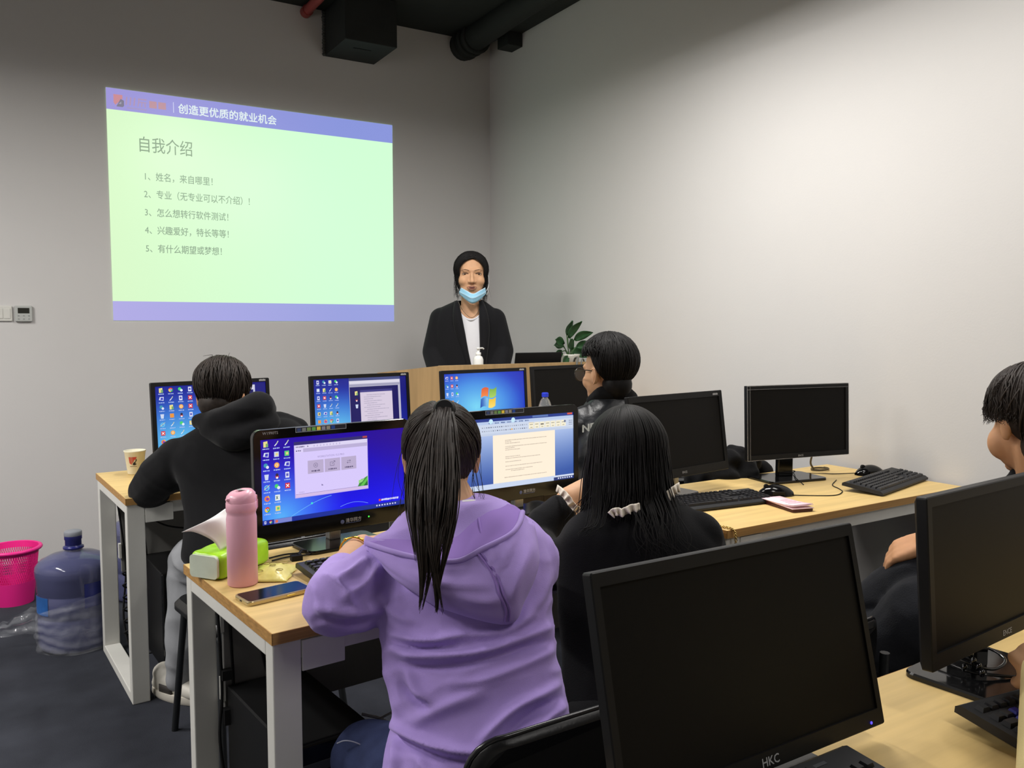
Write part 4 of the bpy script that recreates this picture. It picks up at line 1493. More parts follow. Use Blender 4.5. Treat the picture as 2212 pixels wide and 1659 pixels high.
t = thing('hanging_cables', 'black cables hanging beside the legs of the front-row desk', 'cables', (.36, 3.72, 0))
cb = MB()
for k in range(3):
    x = .04 * k
    cb.tube(catmull([V((x - .02, .0, .72)), V((x, -.01 * k, .55)), V((x + .015, .01, .35)), V((x - .01 * k, 0, .15)), V((x + .03, -.03, .005)), V((x + .1, -.06, .005))], 6), .004, 8)
for k in range(6):
    cb.tube(catmull([V((.02, 0, .40 - .05 * k)), V((.06, -.02, .37 - .05 * k)), V((.0, -.01, .34 - .05 * k)), V((.05, .01, .31 - .05 * k))], 4), .004, 6)
obj('cords', cb, RUBBER, t)
t = thing('slack_cable', 'single black cable sagging under the front-row desk', 'cable', (.42, 3.70, 0))
obj('cord', MB().tube(catmull([V((-.02, .02, .70)), V((.02, .0, .60)), V((.10, -.02, .53)), V((.22, -.02, .50)), V((.30, -.02, .50)), V((.36, 0, .42)), V((.38, .0, .30))], 7), .0035, 8), RUBBER, t)
t = thing('hanging_cables', 'black cables hanging behind the legs of the middle-row desk', 'cables', (.40, 2.14, 0))
cb = MB()
for k, (x, y) in enumerate(((.02, .0), (.05, .01), (.12, .0), (.17, .015))):
    cb.tube(catmull([V((x, y, .70)), V((x + .005, y, .55)), V((x + .02 * (k > 1) + .01, y + .01, .42)), V((x + .045 * (k > 1), y, .3)), V((x + .02, y - .02, .12)), V((x + .05, y - .05, .004))], 6), .004, 8)
cb.bx(.03, .056, -.014, .008, .345, .385).bx(.028, .052, -.01, .01, .46, .485)
obj('cords', cb, RUBBER, t)
t = thing('power_cords', 'black and white cords trailing under the middle-row desk', 'cables', (.90, 1.92, 0))
cb, cw = MB(), MB()
cb.tube(catmull([V((-.02, .06, .68)), V((-.02, .05, .45)), V((-.02, .04, .2)), V((-.02, .02, .004))], 8), .005, 8)
cb.tube(catmull([V((.16, .06, .68)), V((.10, .05, .48)), V((.02, .05, .33)), V((-.03, .04, .24)), V((-.10, .03, .2))], 8), .004, 8)
cw.tube(catmull([V((-.16, .06, .36)), V((-.10, .05, .33)), V((-.05, .04, .26)), V((.02, .02, .19)), V((.12, 0, .17)), V((.25, .0, .17)), V((.40, .0, .16))], 8), .004, 8)
cw.tube(catmull([V((-.12, .05, .34)), V((-.05, .05, .36)), V((.0, .05, .39))], 8), .003, 8)
obj('black_cords', cb, RUBBER, t)
obj('white_cord', cw, mat('white_cord', (190, 190, 184), .5), t)
t = thing('power_adapter', 'flat grey power adapter under the middle-row desk', 'adapter', (1.02, 2.05, 0))
obj('adapter_body', MB().bx(-.09, .09, -.05, .05, 0, .12), mat('grey_adapter', (128, 130, 126), .5), t, bevel=.006)
obj('adapter_lid', MB().bx(-.085, .085, -.045, .045, .12, .126), mat('grey_adapter_lid', (150, 152, 148), .5), t, bevel=.004)


# ================================================================== chairs
CHB = mat('black_chair_vinyl', (17, 17, 18), .38, spec=.45, bump=.12, bscale=160, var=.05)
CHP = mat('black_chair_piping', (30, 30, 32), .25, spec=.5)
CHL = mat('dark_chair_tube', (52, 54, 56), .4, metal=.5)
def make_chair(label, loc, rz):
    """seat faces +y, base centre under the seat"""
    t = thing('chair', label, 'chair', loc, rz, 'black padded chairs')
    P2 = lambda x, y, r, z, n=6: [(a, b, z) for a, b in rrect(-x, x, -y, y, r, n)]
    obj('seat', MB().rings([P2(.20, .19, .05, .425), P2(.215, .205, .06, .435), P2(.215, .205, .06, .452), P2(.20, .19, .05, .468)], True, True, 0, True), CHB, t)
    rows = []
    def brow(zz, off, sc):
        out = []
        for a, c in rrect(-.222 * sc, .222 * sc, .50 + .01 * (1 - sc) * 10, .46 + .235 * sc, .06, 6):
            out.append((a, -.235 - .07 * (c - .45) + .05 * (a / .222) ** 2 + off, c))
        return out
    mb = MB()
    mb.rings([brow(0, .0, .95), brow(0, .004, 1.0), brow(0, .02, 1.0), brow(0, .026, .95)], True, True, 0, True)
    obj('backrest', mb, CHB, t)
    rim = brow(0, .012, 1.006)
    obj('piping', MB().tube(rim + rim[:1], .005, 8, False), CHP, t)
    for x in (-.19, .19):
        obj('back_post', MB().tube(catmull([(x, -.17, .43), (x, -.225, .44), (x, -.232, .52), (x, -.235, .62)], 5), .011, 10), CHL, t)
        for y, yy in ((.16, .22), (-.16, -.24)):
            obj('leg', MB().tube([(x * .95, y, .43), (x * 1.08, yy, .0)], .011, 10), CHL, t)
    return t
ch = make_chair('black chair the woman in the lilac hoodie sits on, its back in the foreground', (.815, 1.335, 0), R(2))
dup(ch, (1.46, 1.36, 0), R(4), 'black chair under the long-haired woman in black')
dup(ch, (.66, 2.72, 0), R(8), 'black chair under the boy in the black hoodie, one leg by his shoes')
dup(ch, (2.05, 2.73, 0), R(-10), 'black chair under the man in glasses')
dup(ch, (2.2, 1.19, 0), R(4), 'black chair under the person at the right edge in dark trousers')
c6 = dup(ch, (2.66, 2.86, 0), R(-24), 'empty black chair with a dark jacket on it, behind the film-wrapped monitor')
# jacket thrown over that chair
t = thing('jacket', 'crumpled dark jacket thrown over the chair between two dark monitors', 'jacket', (2.40, 2.62, .55))
b = Blob()
rg = random.Random(8)
for px, py, d, r in ((1568, 1000, 3.38, .06), (1590, 985, 3.42, .05), (1600, 1010, 3.40, .06), (1622, 1000, 3.45, .045), (1560, 1030, 3.36, .07), (1600, 1040, 3.40, .08), (1530, 1030, 3.36, .07), (1640, 1012, 3.5, .04), (1650, 1022, 3.5, .04), (1510, 1040, 3.36, .06)):
    b.ball(at(px, py, d), r)
b.build('jacket_cloth', BLKCLOTH, t, .008, 5, lambda p, n: .012 * noise.noise(p * 22))


# ================================================================== people
def nape(mb, M, s=1.0, low=-.062):
    """hair that tapers down the back of the neck"""
    mb.ell((0, 0, 0), (.058 * s, .050 * s, .056 * s), 20, 12, 0, Matrix.Translation(M @ (V((0, -.048, low + .02)) * s)) @ M.to_3x3().to_4x4())
    return mb


def person(label, base):
    return thing('person', label, 'person', base)


def comb_hair(M, c, r, n, azr, elr, drop, rad, s=1.0, seed=1, lift=.006, jit=.25, sweep=0.0, flare=0.0):
    """locks that run down an ellipsoid from a crown and then hang; elr: (low, high) or a function of the azimuth"""
    rg = random.Random(seed)
    mb = MB()
    for _ in range(int(n * 2.0)):
        az = rg.uniform(*azr)
        if callable(elr):
            e1 = elr(az) + abs(rg.gauss(0, 9))
        else:
            e1 = rg.uniform(*elr)
        e0 = min(rg.uniform(max(e1 + 15, 25), 88), 88)
        pts = []
        K = 6
        daz = rg.gauss(0, jit) * 22 + sweep
        off = 1 + rg.uniform(0, lift) / r[0]
        L = rg.uniform(*drop)
        for k in range(K + 1):
            q = k / K
            el = R(e0 + (e1 - e0) * q)
            a = R(az + daz * q)
            of = 1 + (off - 1) * (1 - q ** 3 if L < .03 else 1)
            d = V((math.cos(el) * math.sin(a), -math.cos(el) * math.cos(a), math.sin(el)))
            pts.append(M @ (V((c[0] + d.x * r[0] * of, c[1] + d.y * r[1] * of, c[2] + d.z * r[2] * of)) * s))
        if L > .005:
            out = (pts[-1] - M @ (V(c) * s)); out.z = 0
            out = out.normalized() if out.length > 1e-5 else V((0, 0, 0))
            for k in (1, 2, 3):
                q = k / 3
                pts.append(pts[K] - UZ * (L * q) + out * (flare * q + rg.gauss(0, .004)))
        r_ = rad * .6 * rg.uniform(.7, 1.3)
        strand(mb, pts, r_, r_ * .12, 4, 2)
    return mb


def short_cut(nape, side, front=None, ear=62):
    """lower hair limit (elevation) of a short cut: nape at the back, side above the ears"""
    def f(az):
        a = abs(az)
        if a < ear - 14:
            return nape + (a / (ear - 14)) ** 2 * 8
        if a < ear + 10:
            t = (a - ear + 14) / 24
            return (nape + 8) * (1 - t) + side * t
        return side + max(0, a - 100) * (.25 if front is None else front)
    return f


CLR = -FWH     # towards the camera, level

# ---------------------------------------------------------- woman in the lilac hoodie
LIL = mat('lilac_jersey', (172, 148, 216), .92, spec=.12, sheen=.15, bump=.18, bscale=600, var=.03, vscale=30)
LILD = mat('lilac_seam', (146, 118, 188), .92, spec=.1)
JEAN = mat('blue_jeans', (52, 60, 92), .9, spec=.12, bump=.3, bscale=500, var=.2, vscale=22)
p4 = person('woman with long ponytail in a lilac hoodie seated at the middle desk', (.80, 1.42, 0))
H4 = frame(at(953, 990, 1.84), FWH - RT * .12 - UZ * .22)
b = Blob()
head_prims(b, H4, 1.0, (at(985, 1120, 1.78), .06))
b.loft([sec(1130, 880, 1120, 1.75, .06), sec(1230, 850, 1170, 1.73, .09), sec(1450, 870, 1190, 1.66, .10), sec(1650, 860, 1210, 1.6, .11), sec(1740, 850, 1220, 1.58, .11)])
b.chain([(at(860, 1225, 1.72), .05), (at(722, 1300, 1.645), .042), (at(742, 1236, 1.83), .040), (at(768, 1192, 1.95), .032), (at(784, 1180, 1.985), .029)])
hand(b, at(782, 1180, 1.985), at(850, 1165, 2.08) - at(782, 1180, 1.985), UZ, 1.0, .55, 1)
b.chain([(at(1150, 1225, 1.75), .05), (at(1120, 1262, 1.85), .042), (at(1010, 1180, 2.04), .03)])
hand(b, at(1010, 1180, 2.04), RT * -.5 + FWH, UZ, 1.0, .5, -1)
b.chain([(at(960, 1730, 1.56), .10), (at(800, 1645, 1.73), .06), (at(800, 1800, 1.80), .045), (V((.75, 1.58, .05)), .035), (V((.75, 1.66, .035)), .035)])
b.chain([(at(1110, 1730, 1.56), .10), (at(1090, 1560, 1.95), .06), (at(1090, 1700, 2.0), .045), (V((1.0, 1.80, .05)), .035), (V((1.0, 1.91, .035)), .035)])
b.build('body', SKIN, p4, .0055, 5)

F4 = [  # hand-placed drapery: pixel polyline, width (px), height (m)
    ([(1192, 1352), (1130, 1378), (1064, 1403), (990, 1416), (900, 1418), (852, 1404)], 13, .0085),
    ([(1190, 1385), (1110, 1405), (1020, 1430), (930, 1440), (860, 1432)], 10, -.006),
    ([(1205, 1400), (1120, 1440), (1040, 1470), (980, 1478)], 14, .006),
    ([(1000, 1375), (920, 1385), (850, 1372)], 9, .006), ([(985, 1395), (905, 1400), (850, 1388)], 8, -.006),
    ([(1222, 1470), (1170, 1500), (1113, 1531), (1064, 1575), (1040, 1600)], 13, .008),
    ([(1226, 1500), (1170, 1530), (1120, 1565), (1085, 1600)], 10, -.006),
    ([(1230, 1520), (1180, 1552), (1130, 1600), (1110, 1640)], 10, .006),
    ([(880, 1450), (900, 1490), (930, 1515)], 12, .008), ([(868, 1480), (895, 1510), (925, 1530)], 9, -.006),
    ([(832, 1545), (870, 1580), (936, 1612), (1010, 1628), (1080, 1625)], 13, .009),
    ([(840, 1580), (890, 1610), (960, 1636), (1030, 1648)], 10, -.007),
    ([(848, 1600), (860, 1640), (850, 1690)], 11, .007), ([(905, 1640), (930, 1665), (1000, 1680)], 11, .006),
    ([(830, 1440), (850, 1490), (865, 1540)], 12, .005),
    ([(690, 1312), (750, 1322), (827, 1314)], 11, .007), ([(690, 1335), (760, 1345), (815, 1338)], 10, -.005),
    ([(700, 1240), (735, 1275), (765, 1310)], 10, .007), ([(676, 1270), (690, 1305), (706, 1340)], 9, .003),
    ([(790, 1210), (760, 1240), (735, 1250)], 9, .007), ([(820, 1225), (790, 1262), (745, 1290)], 12, .006),
    ([(825, 1290), (860, 1330), (900, 1345)], 12, .004), ([(1190, 1240), (1160, 1300), (1120, 1345)], 14, .005),
    ([(1150, 1330), (1080, 1368), (960, 1372)], 12, .005), ([(1040, 1500), (960, 1530), (900, 1560)], 16, .005),
    ([(1180, 1570), (1120, 1625), (1080, 1690)], 12, .006), ([(1215, 1575), (1170, 1640), (1150, 1690)], 11, .006)]


def px_of(p):
    q = p - CAMP
    d = q.dot(FW)
    return CX + FPX * q.dot(RT) / d, CY - FPX * q.dot(UP) / d


def fold_disp(folds, base=None):
    segs = []
    for pl, wd_, am in folds:
        q = [(v.x, v.y) for v in catmull([V((x, y, 0)) for x, y in pl], 4)]
        n = len(q) - 1
        for i in range(n):
            segs.append((q[i], q[i + 1], wd_, am, i / n, (i + 1) / n))
    def fn(p, n):
        v = base(p, n) if base else 0.0
        f = n.dot(CLR)
        if f < .05:
            return v
        x, y = px_of(p)
        best = {}
        for a, c, w_, am, t0, t1 in segs:
            dx, dy = c[0] - a[0], c[1] - a[1]
            L2 = dx * dx + dy * dy or 1
            t = max(0, min(1, ((x - a[0]) * dx + (y - a[1]) * dy) / L2))
            ex, ey = x - a[0] - t * dx, y - a[1] - t * dy
            r2 = (ex * ex + ey * ey) / (w_ * w_ * .7)
            if r2 < 6:
                k = (w_, am)
                tt = t0 + (t1 - t0) * t
                val = 2.1 * am * math.exp(-r2) * math.sin(pi * min(max(tt * .9 + .05, 0), 1)) ** .5
                if k not in best or abs(val) > abs(best[k]):
                    best[k] = val
        return v + sum(best.values()) * min(1, f * 2)
    return fn


b = Blob()
b.loft([sec(1078, 925, 1068, 1.755, .058), sec(1112, 868, 1132, 1.745, .082), sec(1155, 838, 1176, 1.73, .102), sec(1220, 824, 1192, 1.715, .118),
        sec(1310, 822, 1190, 1.69, .124), sec(1400, 830, 1200, 1.66, .124), sec(1490, 846, 1216, 1.63, .124), sec(1560, 850, 1232, 1.61, .13),
        sec(1640, 828, 1246, 1.59, .14), sec(1712, 815, 1255, 1.575, .145)], 36, 2.4)
b.chain([(at(862, 1232, 1.715), .082), (at(772, 1284, 1.665), .074), (at(724, 1301, 1.635), .063), (at(736, 1262, 1.76), .054), (at(740, 1240, 1.81), .046)])
b.chain([(at(1130, 1215, 1.74), .075), (at(1122, 1262, 1.85), .06), (at(1010, 1180, 2.04), .04)])
along = (RT * .85 + UZ * .35).normalized()
b.build('hoodie', LIL, p4, .0055, 7, fold_disp(F4, cloth_noise(.009, along, UZ - along * along.z, 3.0, 20, 3.1)))

S_ = [(793, 1174, 1.665), (850, 1192, 1.61), (915, 1207, 1.575), (988, 1212, 1.563), (1044, 1185, 1.563), (1099, 1157, 1.585), (1121, 1132, 1.625), (1129, 1106, 1.68)]
B_ = [(806, 1196, 1.665), (850, 1246, 1.605), (905, 1284, 1.572), (960, 1314, 1.558), (1094, 1346, 1.552), (1132, 1295, 1.57), (1162, 1215, 1.605), (1152, 1132, 1.675)]
DM = [1.655, 1.595, 1.548, 1.533, 1.528, 1.54, 1.585, 1.665]
mid = [((a[0] * .55 + c[0] * .45), a[1] * .5 + c[1] * .5 + 6, m) for a, c, m in zip(S_, B_, DM)]
low = [((a[0] * .2 + c[0] * .8), a[1] * .2 + c[1] * .8 + 2, m + .004) for a, c, m in zip(S_, B_, DM)]
und = [(c[0], c[1] - 6, c[2] + .035) for c in B_]
rows = [[at(*q) for q in r] for r in (S_, mid, low, B_, und)]
pt = patch(rows, 8, 8)
fl = fold_disp([([(1090, 1170), (1075, 1195), (1050, 1215)], 7, .004), ([(1110, 1160), (1090, 1205), (1065, 1240)], 8, .005), ([(1060, 1190), (1060, 1215), (1052, 1232)], 6, .004),
                ([(1150, 1180), (1125, 1240), (1108, 1290)], 12, .005), ([(880, 1220), (950, 1255), (1050, 1262)], 14, .005), ([(860, 1205), (930, 1240), (1000, 1245)], 9, -.004),
                ([(1000, 1290), (1050, 1300), (1085, 1290)], 12, .003)])
pt = [[p + CLR * fl(p, CLR) for p in r] for r in pt]
obj('hood', MB().grid(pt), LIL, p4, world=True, solid=.004)
I_ = [(836, 1156, 1.70), (885, 1162, 1.665), (930, 1168, 1.645), (985, 1168, 1.635), (1030, 1148, 1.635), (1070, 1122, 1.65), (1095, 1104, 1.69), (1108, 1092, 1.735)]
N_ = [(880, 1112, 1.765), (905, 1100, 1.755), (940, 1092, 1.742), (980, 1088, 1.738), (1010, 1085, 1.738), (1040, 1085, 1.748), (1062, 1086, 1.76), (1078, 1088, 1.775)]
pt2 = patch([[at(*q) for q in r] for r in (S_, I_, N_)], 6, 6)
obj('hood_lining', MB().grid(pt2), LILD, p4, world=True, solid=.003)
sb = MB()
band_ = catmull([at(x, y, d - .003) for x, y, d in S_], 8)
sb.tube(band_, .0055, 8)
sb.tube([p - UZ * .013 + CLR * .002 for p in band_], .0018, 6)
obj('hood_hem', sb, LIL, p4, world=True)
sb = MB()
def hoodpt(u, v):
    return pt[min(int(v * (len(pt) - 1)), len(pt) - 1)][min(int(u * (len(pt[0]) - 1)), len(pt[0]) - 1)]
cs = []
for x, y in ((1032, 1194), (1052, 1222), (1068, 1252), (1082, 1282), (1092, 1312), (1095, 1340)):
    q = min((p for r in pt[:27] for p in r), key=lambda p: (px_of(p)[0] - x) ** 2 + (px_of(p)[1] - y) ** 2)
    cs.append(q + CLR * .0035)
sb.tube(catmull(cs, 6), .0022, 6)
sb.tube([p + RT * .007 for p in catmull(cs, 6)], .0016, 6)
sb.tube(catmull([at(1028, 1098, 1.725), at(1036, 1130, 1.655), at(1042, 1170, 1.60)], 5), .0028, 6)
obj('hood_seam', sb, LILD, p4, world=True)
fp = patch([[at(790, 1158, 1.70), at(815, 1165, 1.68), at(850, 1172, 1.665)], [at(787, 1172, 1.685), at(815, 1182, 1.66), at(850, 1190, 1.63)],
            [at(793, 1188, 1.68), at(820, 1205, 1.655), at(850, 1215, 1.62)]], 5, 5)
obj('hood_corner', MB().grid(fp), LIL, p4, world=True, solid=.004)
obj('tee_collar', MB().tube(catmull([at(1000, 1090, 1.735), at(1020, 1088, 1.733), at(1040, 1092, 1.745)], 6), .009, 8), mat('white_tee', (226, 224, 222), .85), p4, world=True)
b = Blob()
b.chain([(at(960, 1735, 1.56), .125), (at(900, 1690, 1.62), .11), (at(796, 1640, 1.73), .078), (at(800, 1800, 1.80), .062), (V((.75, 1.58, .07)), .05)])
b.chain([(at(1110, 1735, 1.56), .125), (at(1090, 1560, 1.95), .078), (at(1090, 1700, 2.0), .062), (V((1.0, 1.80, .07)), .05)])
b.build('jeans', JEAN, p4, .007, 5, cloth_noise(.004, RT, UZ, 5, 20, 9))
st = catmull([at(728, 1606, 1.655), at(745, 1600, 1.648), at(768, 1604, 1.645), at(795, 1618, 1.645), at(822, 1638, 1.64)], 6)
obj('jeans_stitching', MB().tube(st, .0014, 6), mat('pale_stitch', (150, 152, 168), .8), p4, world=True)
for q, s_ in ((.75, 1), (1.0, -1)):
    b = Blob()
    y0 = 1.56 if q < .8 else 1.83
    b.ell((q, y0 + .05, .04), (.042, .11, .04)).ell((q, y0 - .02, .05), (.038, .05, .05))
    b.build('shoe', mat('grey_shoe', (150, 150, 150), .7), p4, .008, 3)
br = MB()
a0 = at(766, 1192, 1.945)
dv = (at(782, 1180, 1.985) - at(742, 1228, 1.85)).normalized()
e1 = dv.orthogonal().normalized(); e2 = dv.cross(e1)
br.tube([a0 + e1 * .0355 * math.cos(k * pi / 16) + e2 * .0355 * math.sin(k * pi / 16) for k in range(33)], .0022, 8, False)
br.tube([a0 + dv * .006 + e1 * .035 * math.cos(k * pi / 16) + e2 * .035 * math.sin(k * pi / 16) for k in range(33)], .0013, 6, False)
for k in range(0, 32, 8):
    br.ell(a0 + e1 * .036 * math.cos(k * pi / 16) + e2 * .036 * math.sin(k * pi / 16), (.004, .004, .004), 8, 6)
obj('bracelet', br, mat('gold', (226, 176, 70), .2, metal=1.0), p4, world=True)
# hair: cap, combed strands to the tie, pony tail
HC, HR = (0, -.014, .030), (.0835, .100, .094)
rg = random.Random(11)
cap = hair_cap(H4, HC, HR, [((0, .055, .06), (0, .75, .22)), ((0, 0, -.055), (0, .3, -1))], None)
TIE = V((-.005, -.080, .092))
def on_head(d, k=1.0):
    d = d.normalized()
    return V((HC[0] + d.x * HR[0] * k, HC[1] + d.y * HR[1] * k, HC[2] + d.z * HR[2] * k))
td = V(((TIE.x - HC[0]) / HR[0], (TIE.y - HC[1]) / HR[1], (TIE.z - HC[2]) / HR[2])).normalized()
hm = cap
for _ in range(950):
    az = rg.uniform(-165, 165)
    el = rg.uniform(-62, -20) if abs(az) < 75 else rg.uniform(-25, 45)
    d0 = V((math.cos(R(el)) * math.sin(R(az)), -math.cos(R(el)) * math.cos(R(az)), math.sin(R(el))))
    pts = []
    k0 = 1.0 + rg.uniform(.0, .035)
    for k in range(7):
        q = k / 6
        d = (d0 * (1 - q) + td * q)
        d = d.normalized() + V((rg.gauss(0, .02), rg.gauss(0, .02), rg.gauss(0, .02)))
        pts.append(H4 @ on_head(d, k0))
    strand(hm, pts, .0021, .0016, 5, 2)
obj('hair', hm, HAIRB, p4, world=True)
GL_ = [(958, 884, 1.755, 18), (952, 930, 1.70, 34), (944, 1010, 1.635, 56), (938, 1100, 1.565, 58), (934, 1185, 1.53, 44), (934, 1255, 1.522, 30), (930, 1325, 1.522, 18)]
tm = MB()
LOCKS = []
for k in range(30):
    a, r_ = rg.uniform(0, 2 * pi), math.sqrt(rg.random())
    stop = rg.choice((3.6, 4.0, 4.4, 4.8, 5.2, 5.6, 6.0)) if r_ > .45 else rg.choice((4.6, 5.2, 5.8, 6.0, 6.0))
    LOCKS.append((a, r_, stop, rg.gauss(0, 9), rg.uniform(-1, 1)))
for k, (a, r_, stop, wob, tw) in enumerate(LOCKS):
    for _ in range(30):
        a2, r2 = rg.uniform(0, 2 * pi), math.sqrt(rg.random()) * .34
        st = stop - rg.random() * 1.1
        pts = []
        N = 7
        for i in range(N + 1):
            u = st * i / N
            i0 = min(int(u), 5)
            f = u - i0
            g = [GL_[i0][q] * (1 - f) + GL_[i0 + 1][q] * f for q in range(4)]
            spread = 1 - .75 * (i / N) ** 2
            x = g[0] + g[3] * (math.cos(a) * r_ + math.cos(a2) * r2 * spread) + wob * (u / 6) ** 2 * 2 + 3 * math.sin(u * 1.7 + tw * 3)
            d = g[2] + (math.sin(a) * r_ + math.sin(a2) * r2 * spread) * (.030 if u < 3 else .018) * g[3] / 50
            pts.append(at(x, g[1] + rg.gauss(0, 2), d))
        strand(tm, pts, .0022, .0004, 4, 3)
for _ in range(16):      # fly-away hairs
    a = rg.choice((-1, 1))
    x0 = 955 + a * rg.uniform(60, 95)
    y0 = rg.uniform(960, 1080)
    strand(tm, [at(955 + a * 70, y0 - 60, 1.78), at(x0, y0, 1.76), at(x0 + a * rg.uniform(-5, 18), y0 + 60, 1.74), at(x0 + a * rg.uniform(-10, 30), y0 + 110, 1.73)], .0006, .0003, 4, 3)
obj('ponytail', tm, HAIRB, p4, world=True)
obj('hair_tie', MB().lathe([(.018, -.008), (.024, 0), (.018, .008)], 20, M=frame(at(960, 884, 1.752), UZ * .6 - FWH) @ Matrix.Rotation(pi / 2, 4, 'X')), RUBBER, p4, world=True)

# ---------------------------------------------------------- boy in the black hoodie
BLKH = mat('black_hoodie_jersey', (22, 22, 24), .95, spec=.12, sheen=.08, bump=.2, bscale=400, var=.08)
p1 = person('boy with short dark hair in black hoodie and grey trousers, seated front left', (.66, 2.85, 0))
H1 = frame(at(480, 862, 2.97), FWH + RT * .06 - UZ * .48)
b = Blob()
head_prims(b, H1, 1.02, (at(505, 925, 2.92), .065))
b.loft([sec(935, 430, 590, 2.92, .06), sec(1000, 390, 640, 2.90, .09), sec(1100, 420, 630, 2.84, .10), sec(1180, 425, 630, 2.80, .11)])
b.chain([(at(385, 990, 2.92), .06), (at(318, 1058, 2.98), .045), (at(430, 1062, 3.22), .035), (at(470, 1050, 3.27), .03)])
hand(b, at(470, 1045, 3.27), RT * .3 + FWH, UZ, 1.0, .4, 1)
b.chain([(at(620, 960, 2.92), .06), (at(680, 1010, 3.05), .045), (at(600, 1040, 3.25), .035)])
hand(b, at(600, 1032, 3.25), FWH - RT * .4, UZ, 1.0, .4, -1)
b.chain([(at(480, 1190, 2.80), .09), (at(415, 1205, 3.03), .06), (at(395, 1360, 3.02), .045), (at(388, 1470, 3.04), .035), (at(400, 1492, 3.05), .03)])
b.chain([(at(590, 1190, 2.80), .09), (at(600, 1180, 3.1), .06), (at(600, 1340, 3.1), .045), (at(540, 1470, 3.05), .035), (at(530, 1480, 3.1), .03)])
b.build('body', SKIN2, p1, .008, 4)
b = Blob()
b.loft([sec(918, 440, 580, 2.94, .07), sec(945, 395, 635, 2.92, .09), sec(985, 362, 655, 2.90, .11), sec(1040, 390, 655, 2.88, .125), sec(1110, 408, 650, 2.84, .14), sec(1180, 402, 655, 2.80, .160), sec(1198, 402, 655, 2.80, .162)], 32, 2.4)
b.chain([(at(385, 1000, 2.91), .085), (at(345, 1030, 2.94), .075), (at(318, 1058, 2.985), .063), (at(360, 1062, 3.08), .060), (at(440, 1062, 3.22), .05)])
b.chain([(at(610, 955, 2.92), .085), (at(665, 1000, 3.03), .062), (at(600, 1040, 3.25), .05)])
b.cap(at(600, 920, 2.96), .05, at(640, 930, 3.0), .045)
b.build('hoodie', BLKH, p1, .008, 6, cloth_noise(.008, RT * .7 - UZ * .6, RT * .6 + UZ * .7, 3, 13, 2))
b = Blob()
b.curve([(at(432, 912, 2.92), .028), (at(475, 910, 2.85), .044), (at(525, 896, 2.82), .052), (at(558, 880, 2.84), .052), (at(570, 886, 2.92), .04)], 4)
b.curve([(at(450, 930, 2.88), .03), (at(500, 945, 2.82), .045), (at(545, 935, 2.80), .045), (at(580, 910, 2.86), .04)], 4)
b.build('hood', BLKH, p1, .008, 5, cloth_noise(.009, RT + UZ * .2, UZ, 4, 18, 5))
GREYP = mat('grey_sweatpants', (150, 152, 156), .92, spec=.12, bump=.25, bscale=400, var=.06)
b = Blob()
b.chain([(at(485, 1200, 2.80), .115), (at(420, 1212, 3.04), .088), (at(410, 1300, 3.02), .078), (at(400, 1390, 3.02), .066), (at(392, 1440, 3.03), .052), (at(388, 1462, 3.03), .050)])
b.chain([(at(590, 1200, 2.80), .115), (at(600, 1185, 3.1), .085), (at(600, 1330, 3.1), .07), (at(545, 1450, 3.06), .052)])
b.build('trousers', GREYP, p1, .008, 5, cloth_noise(.012, RT + UZ * .25, UZ, 4, 13, 7))
SHW = mat('white_sneaker_leather', (206, 202, 192), .5, var=.04)
SHD = mat('sneaker_dark_panel', (60, 56, 54), .6)
def sneaker(par, base, dirv, s=1.0):
    base = V((base[0], base[1], 0))
    M = frame(base, dirv)
    b = Blob()
    b.ell((0, 0, 0), (.042, .05, .04), M @ Matrix.Translation((0, -.045, .08)))
    b.loft([(M @ V((0, -.085, .045)), M.to_3x3() @ V((.030, 0, 0)), V((0, 0, .030))), (M @ V((0, -.05, .055)), M.to_3x3() @ V((.040, 0, 0)), V((0, 0, .048))),
            (M @ V((0, .03, .05)), M.to_3x3() @ V((.045, 0, 0)), V((0, 0, .038))), (M @ V((0, .11, .042)), M.to_3x3() @ V((.05, 0, 0)), V((0, 0, .030))),
            (M @ V((0, .18, .034)), M.to_3x3() @ V((.035, 0, 0)), V((0, 0, .020)))], 24, 2.3)
    o = b.build('sneaker', SHW, par, .005, 3)
    so = []
    for z, k in ((0.001, .95), (.012, 1.05), (.030, 1.03)):
        so.append([M @ V((x * k, y * k + .045, z)) for x, y in [(math.cos(2 * pi * j / 32) * (.052 - .006 * math.sin(2 * pi * j / 32)), math.sin(2 * pi * j / 32) * .142) for j in range(32)]])
    obj('sole', MB().rings(so), mat('sneaker_sole', (214, 208, 196), .6), o, world=True)
    for q in (-1, 1):
        g = [[M @ V((q * (.0435 + .004 * math.sin(pi * k / 8) + .001), -.03 + .016 * k, .030 + .028 * j)) for j in (0, .5, 1)] for k in range(5)]
        obj('side_stripe', MB().grid(g), SHD, o, world=True, solid=.002)
    lm_ = MB()
    for k in range(5):
        lm_.tube([M @ V((-.026, .03 + .018 * k, .082 - .007 * k)), M @ V((0, .034 + .018 * k, .088 - .007 * k)), M @ V((.026, .03 + .018 * k, .082 - .007 * k))], .003, 6)
    obj('laces', lm_, mat('lace_white', (220, 218, 210), .8), o, world=True)
    return o
sneaker(p1, at(378, 1492, 3.06) * 1.0, RT * .85 - FWH * .40)
sneaker(p1, (.80, 3.18, 0), V((-.15, 1, 0)))
C1, R1 = (0, -.012, .034), (.083, .102, .096)
hm = hair_cap(H1, C1, R1, [((0, .06, .05), (0, .8, .1)), ((0, 0, -.085), (0, .25, -1)), ((0, -.030, .016), (0, .9, -.34))], None, s=1.02)
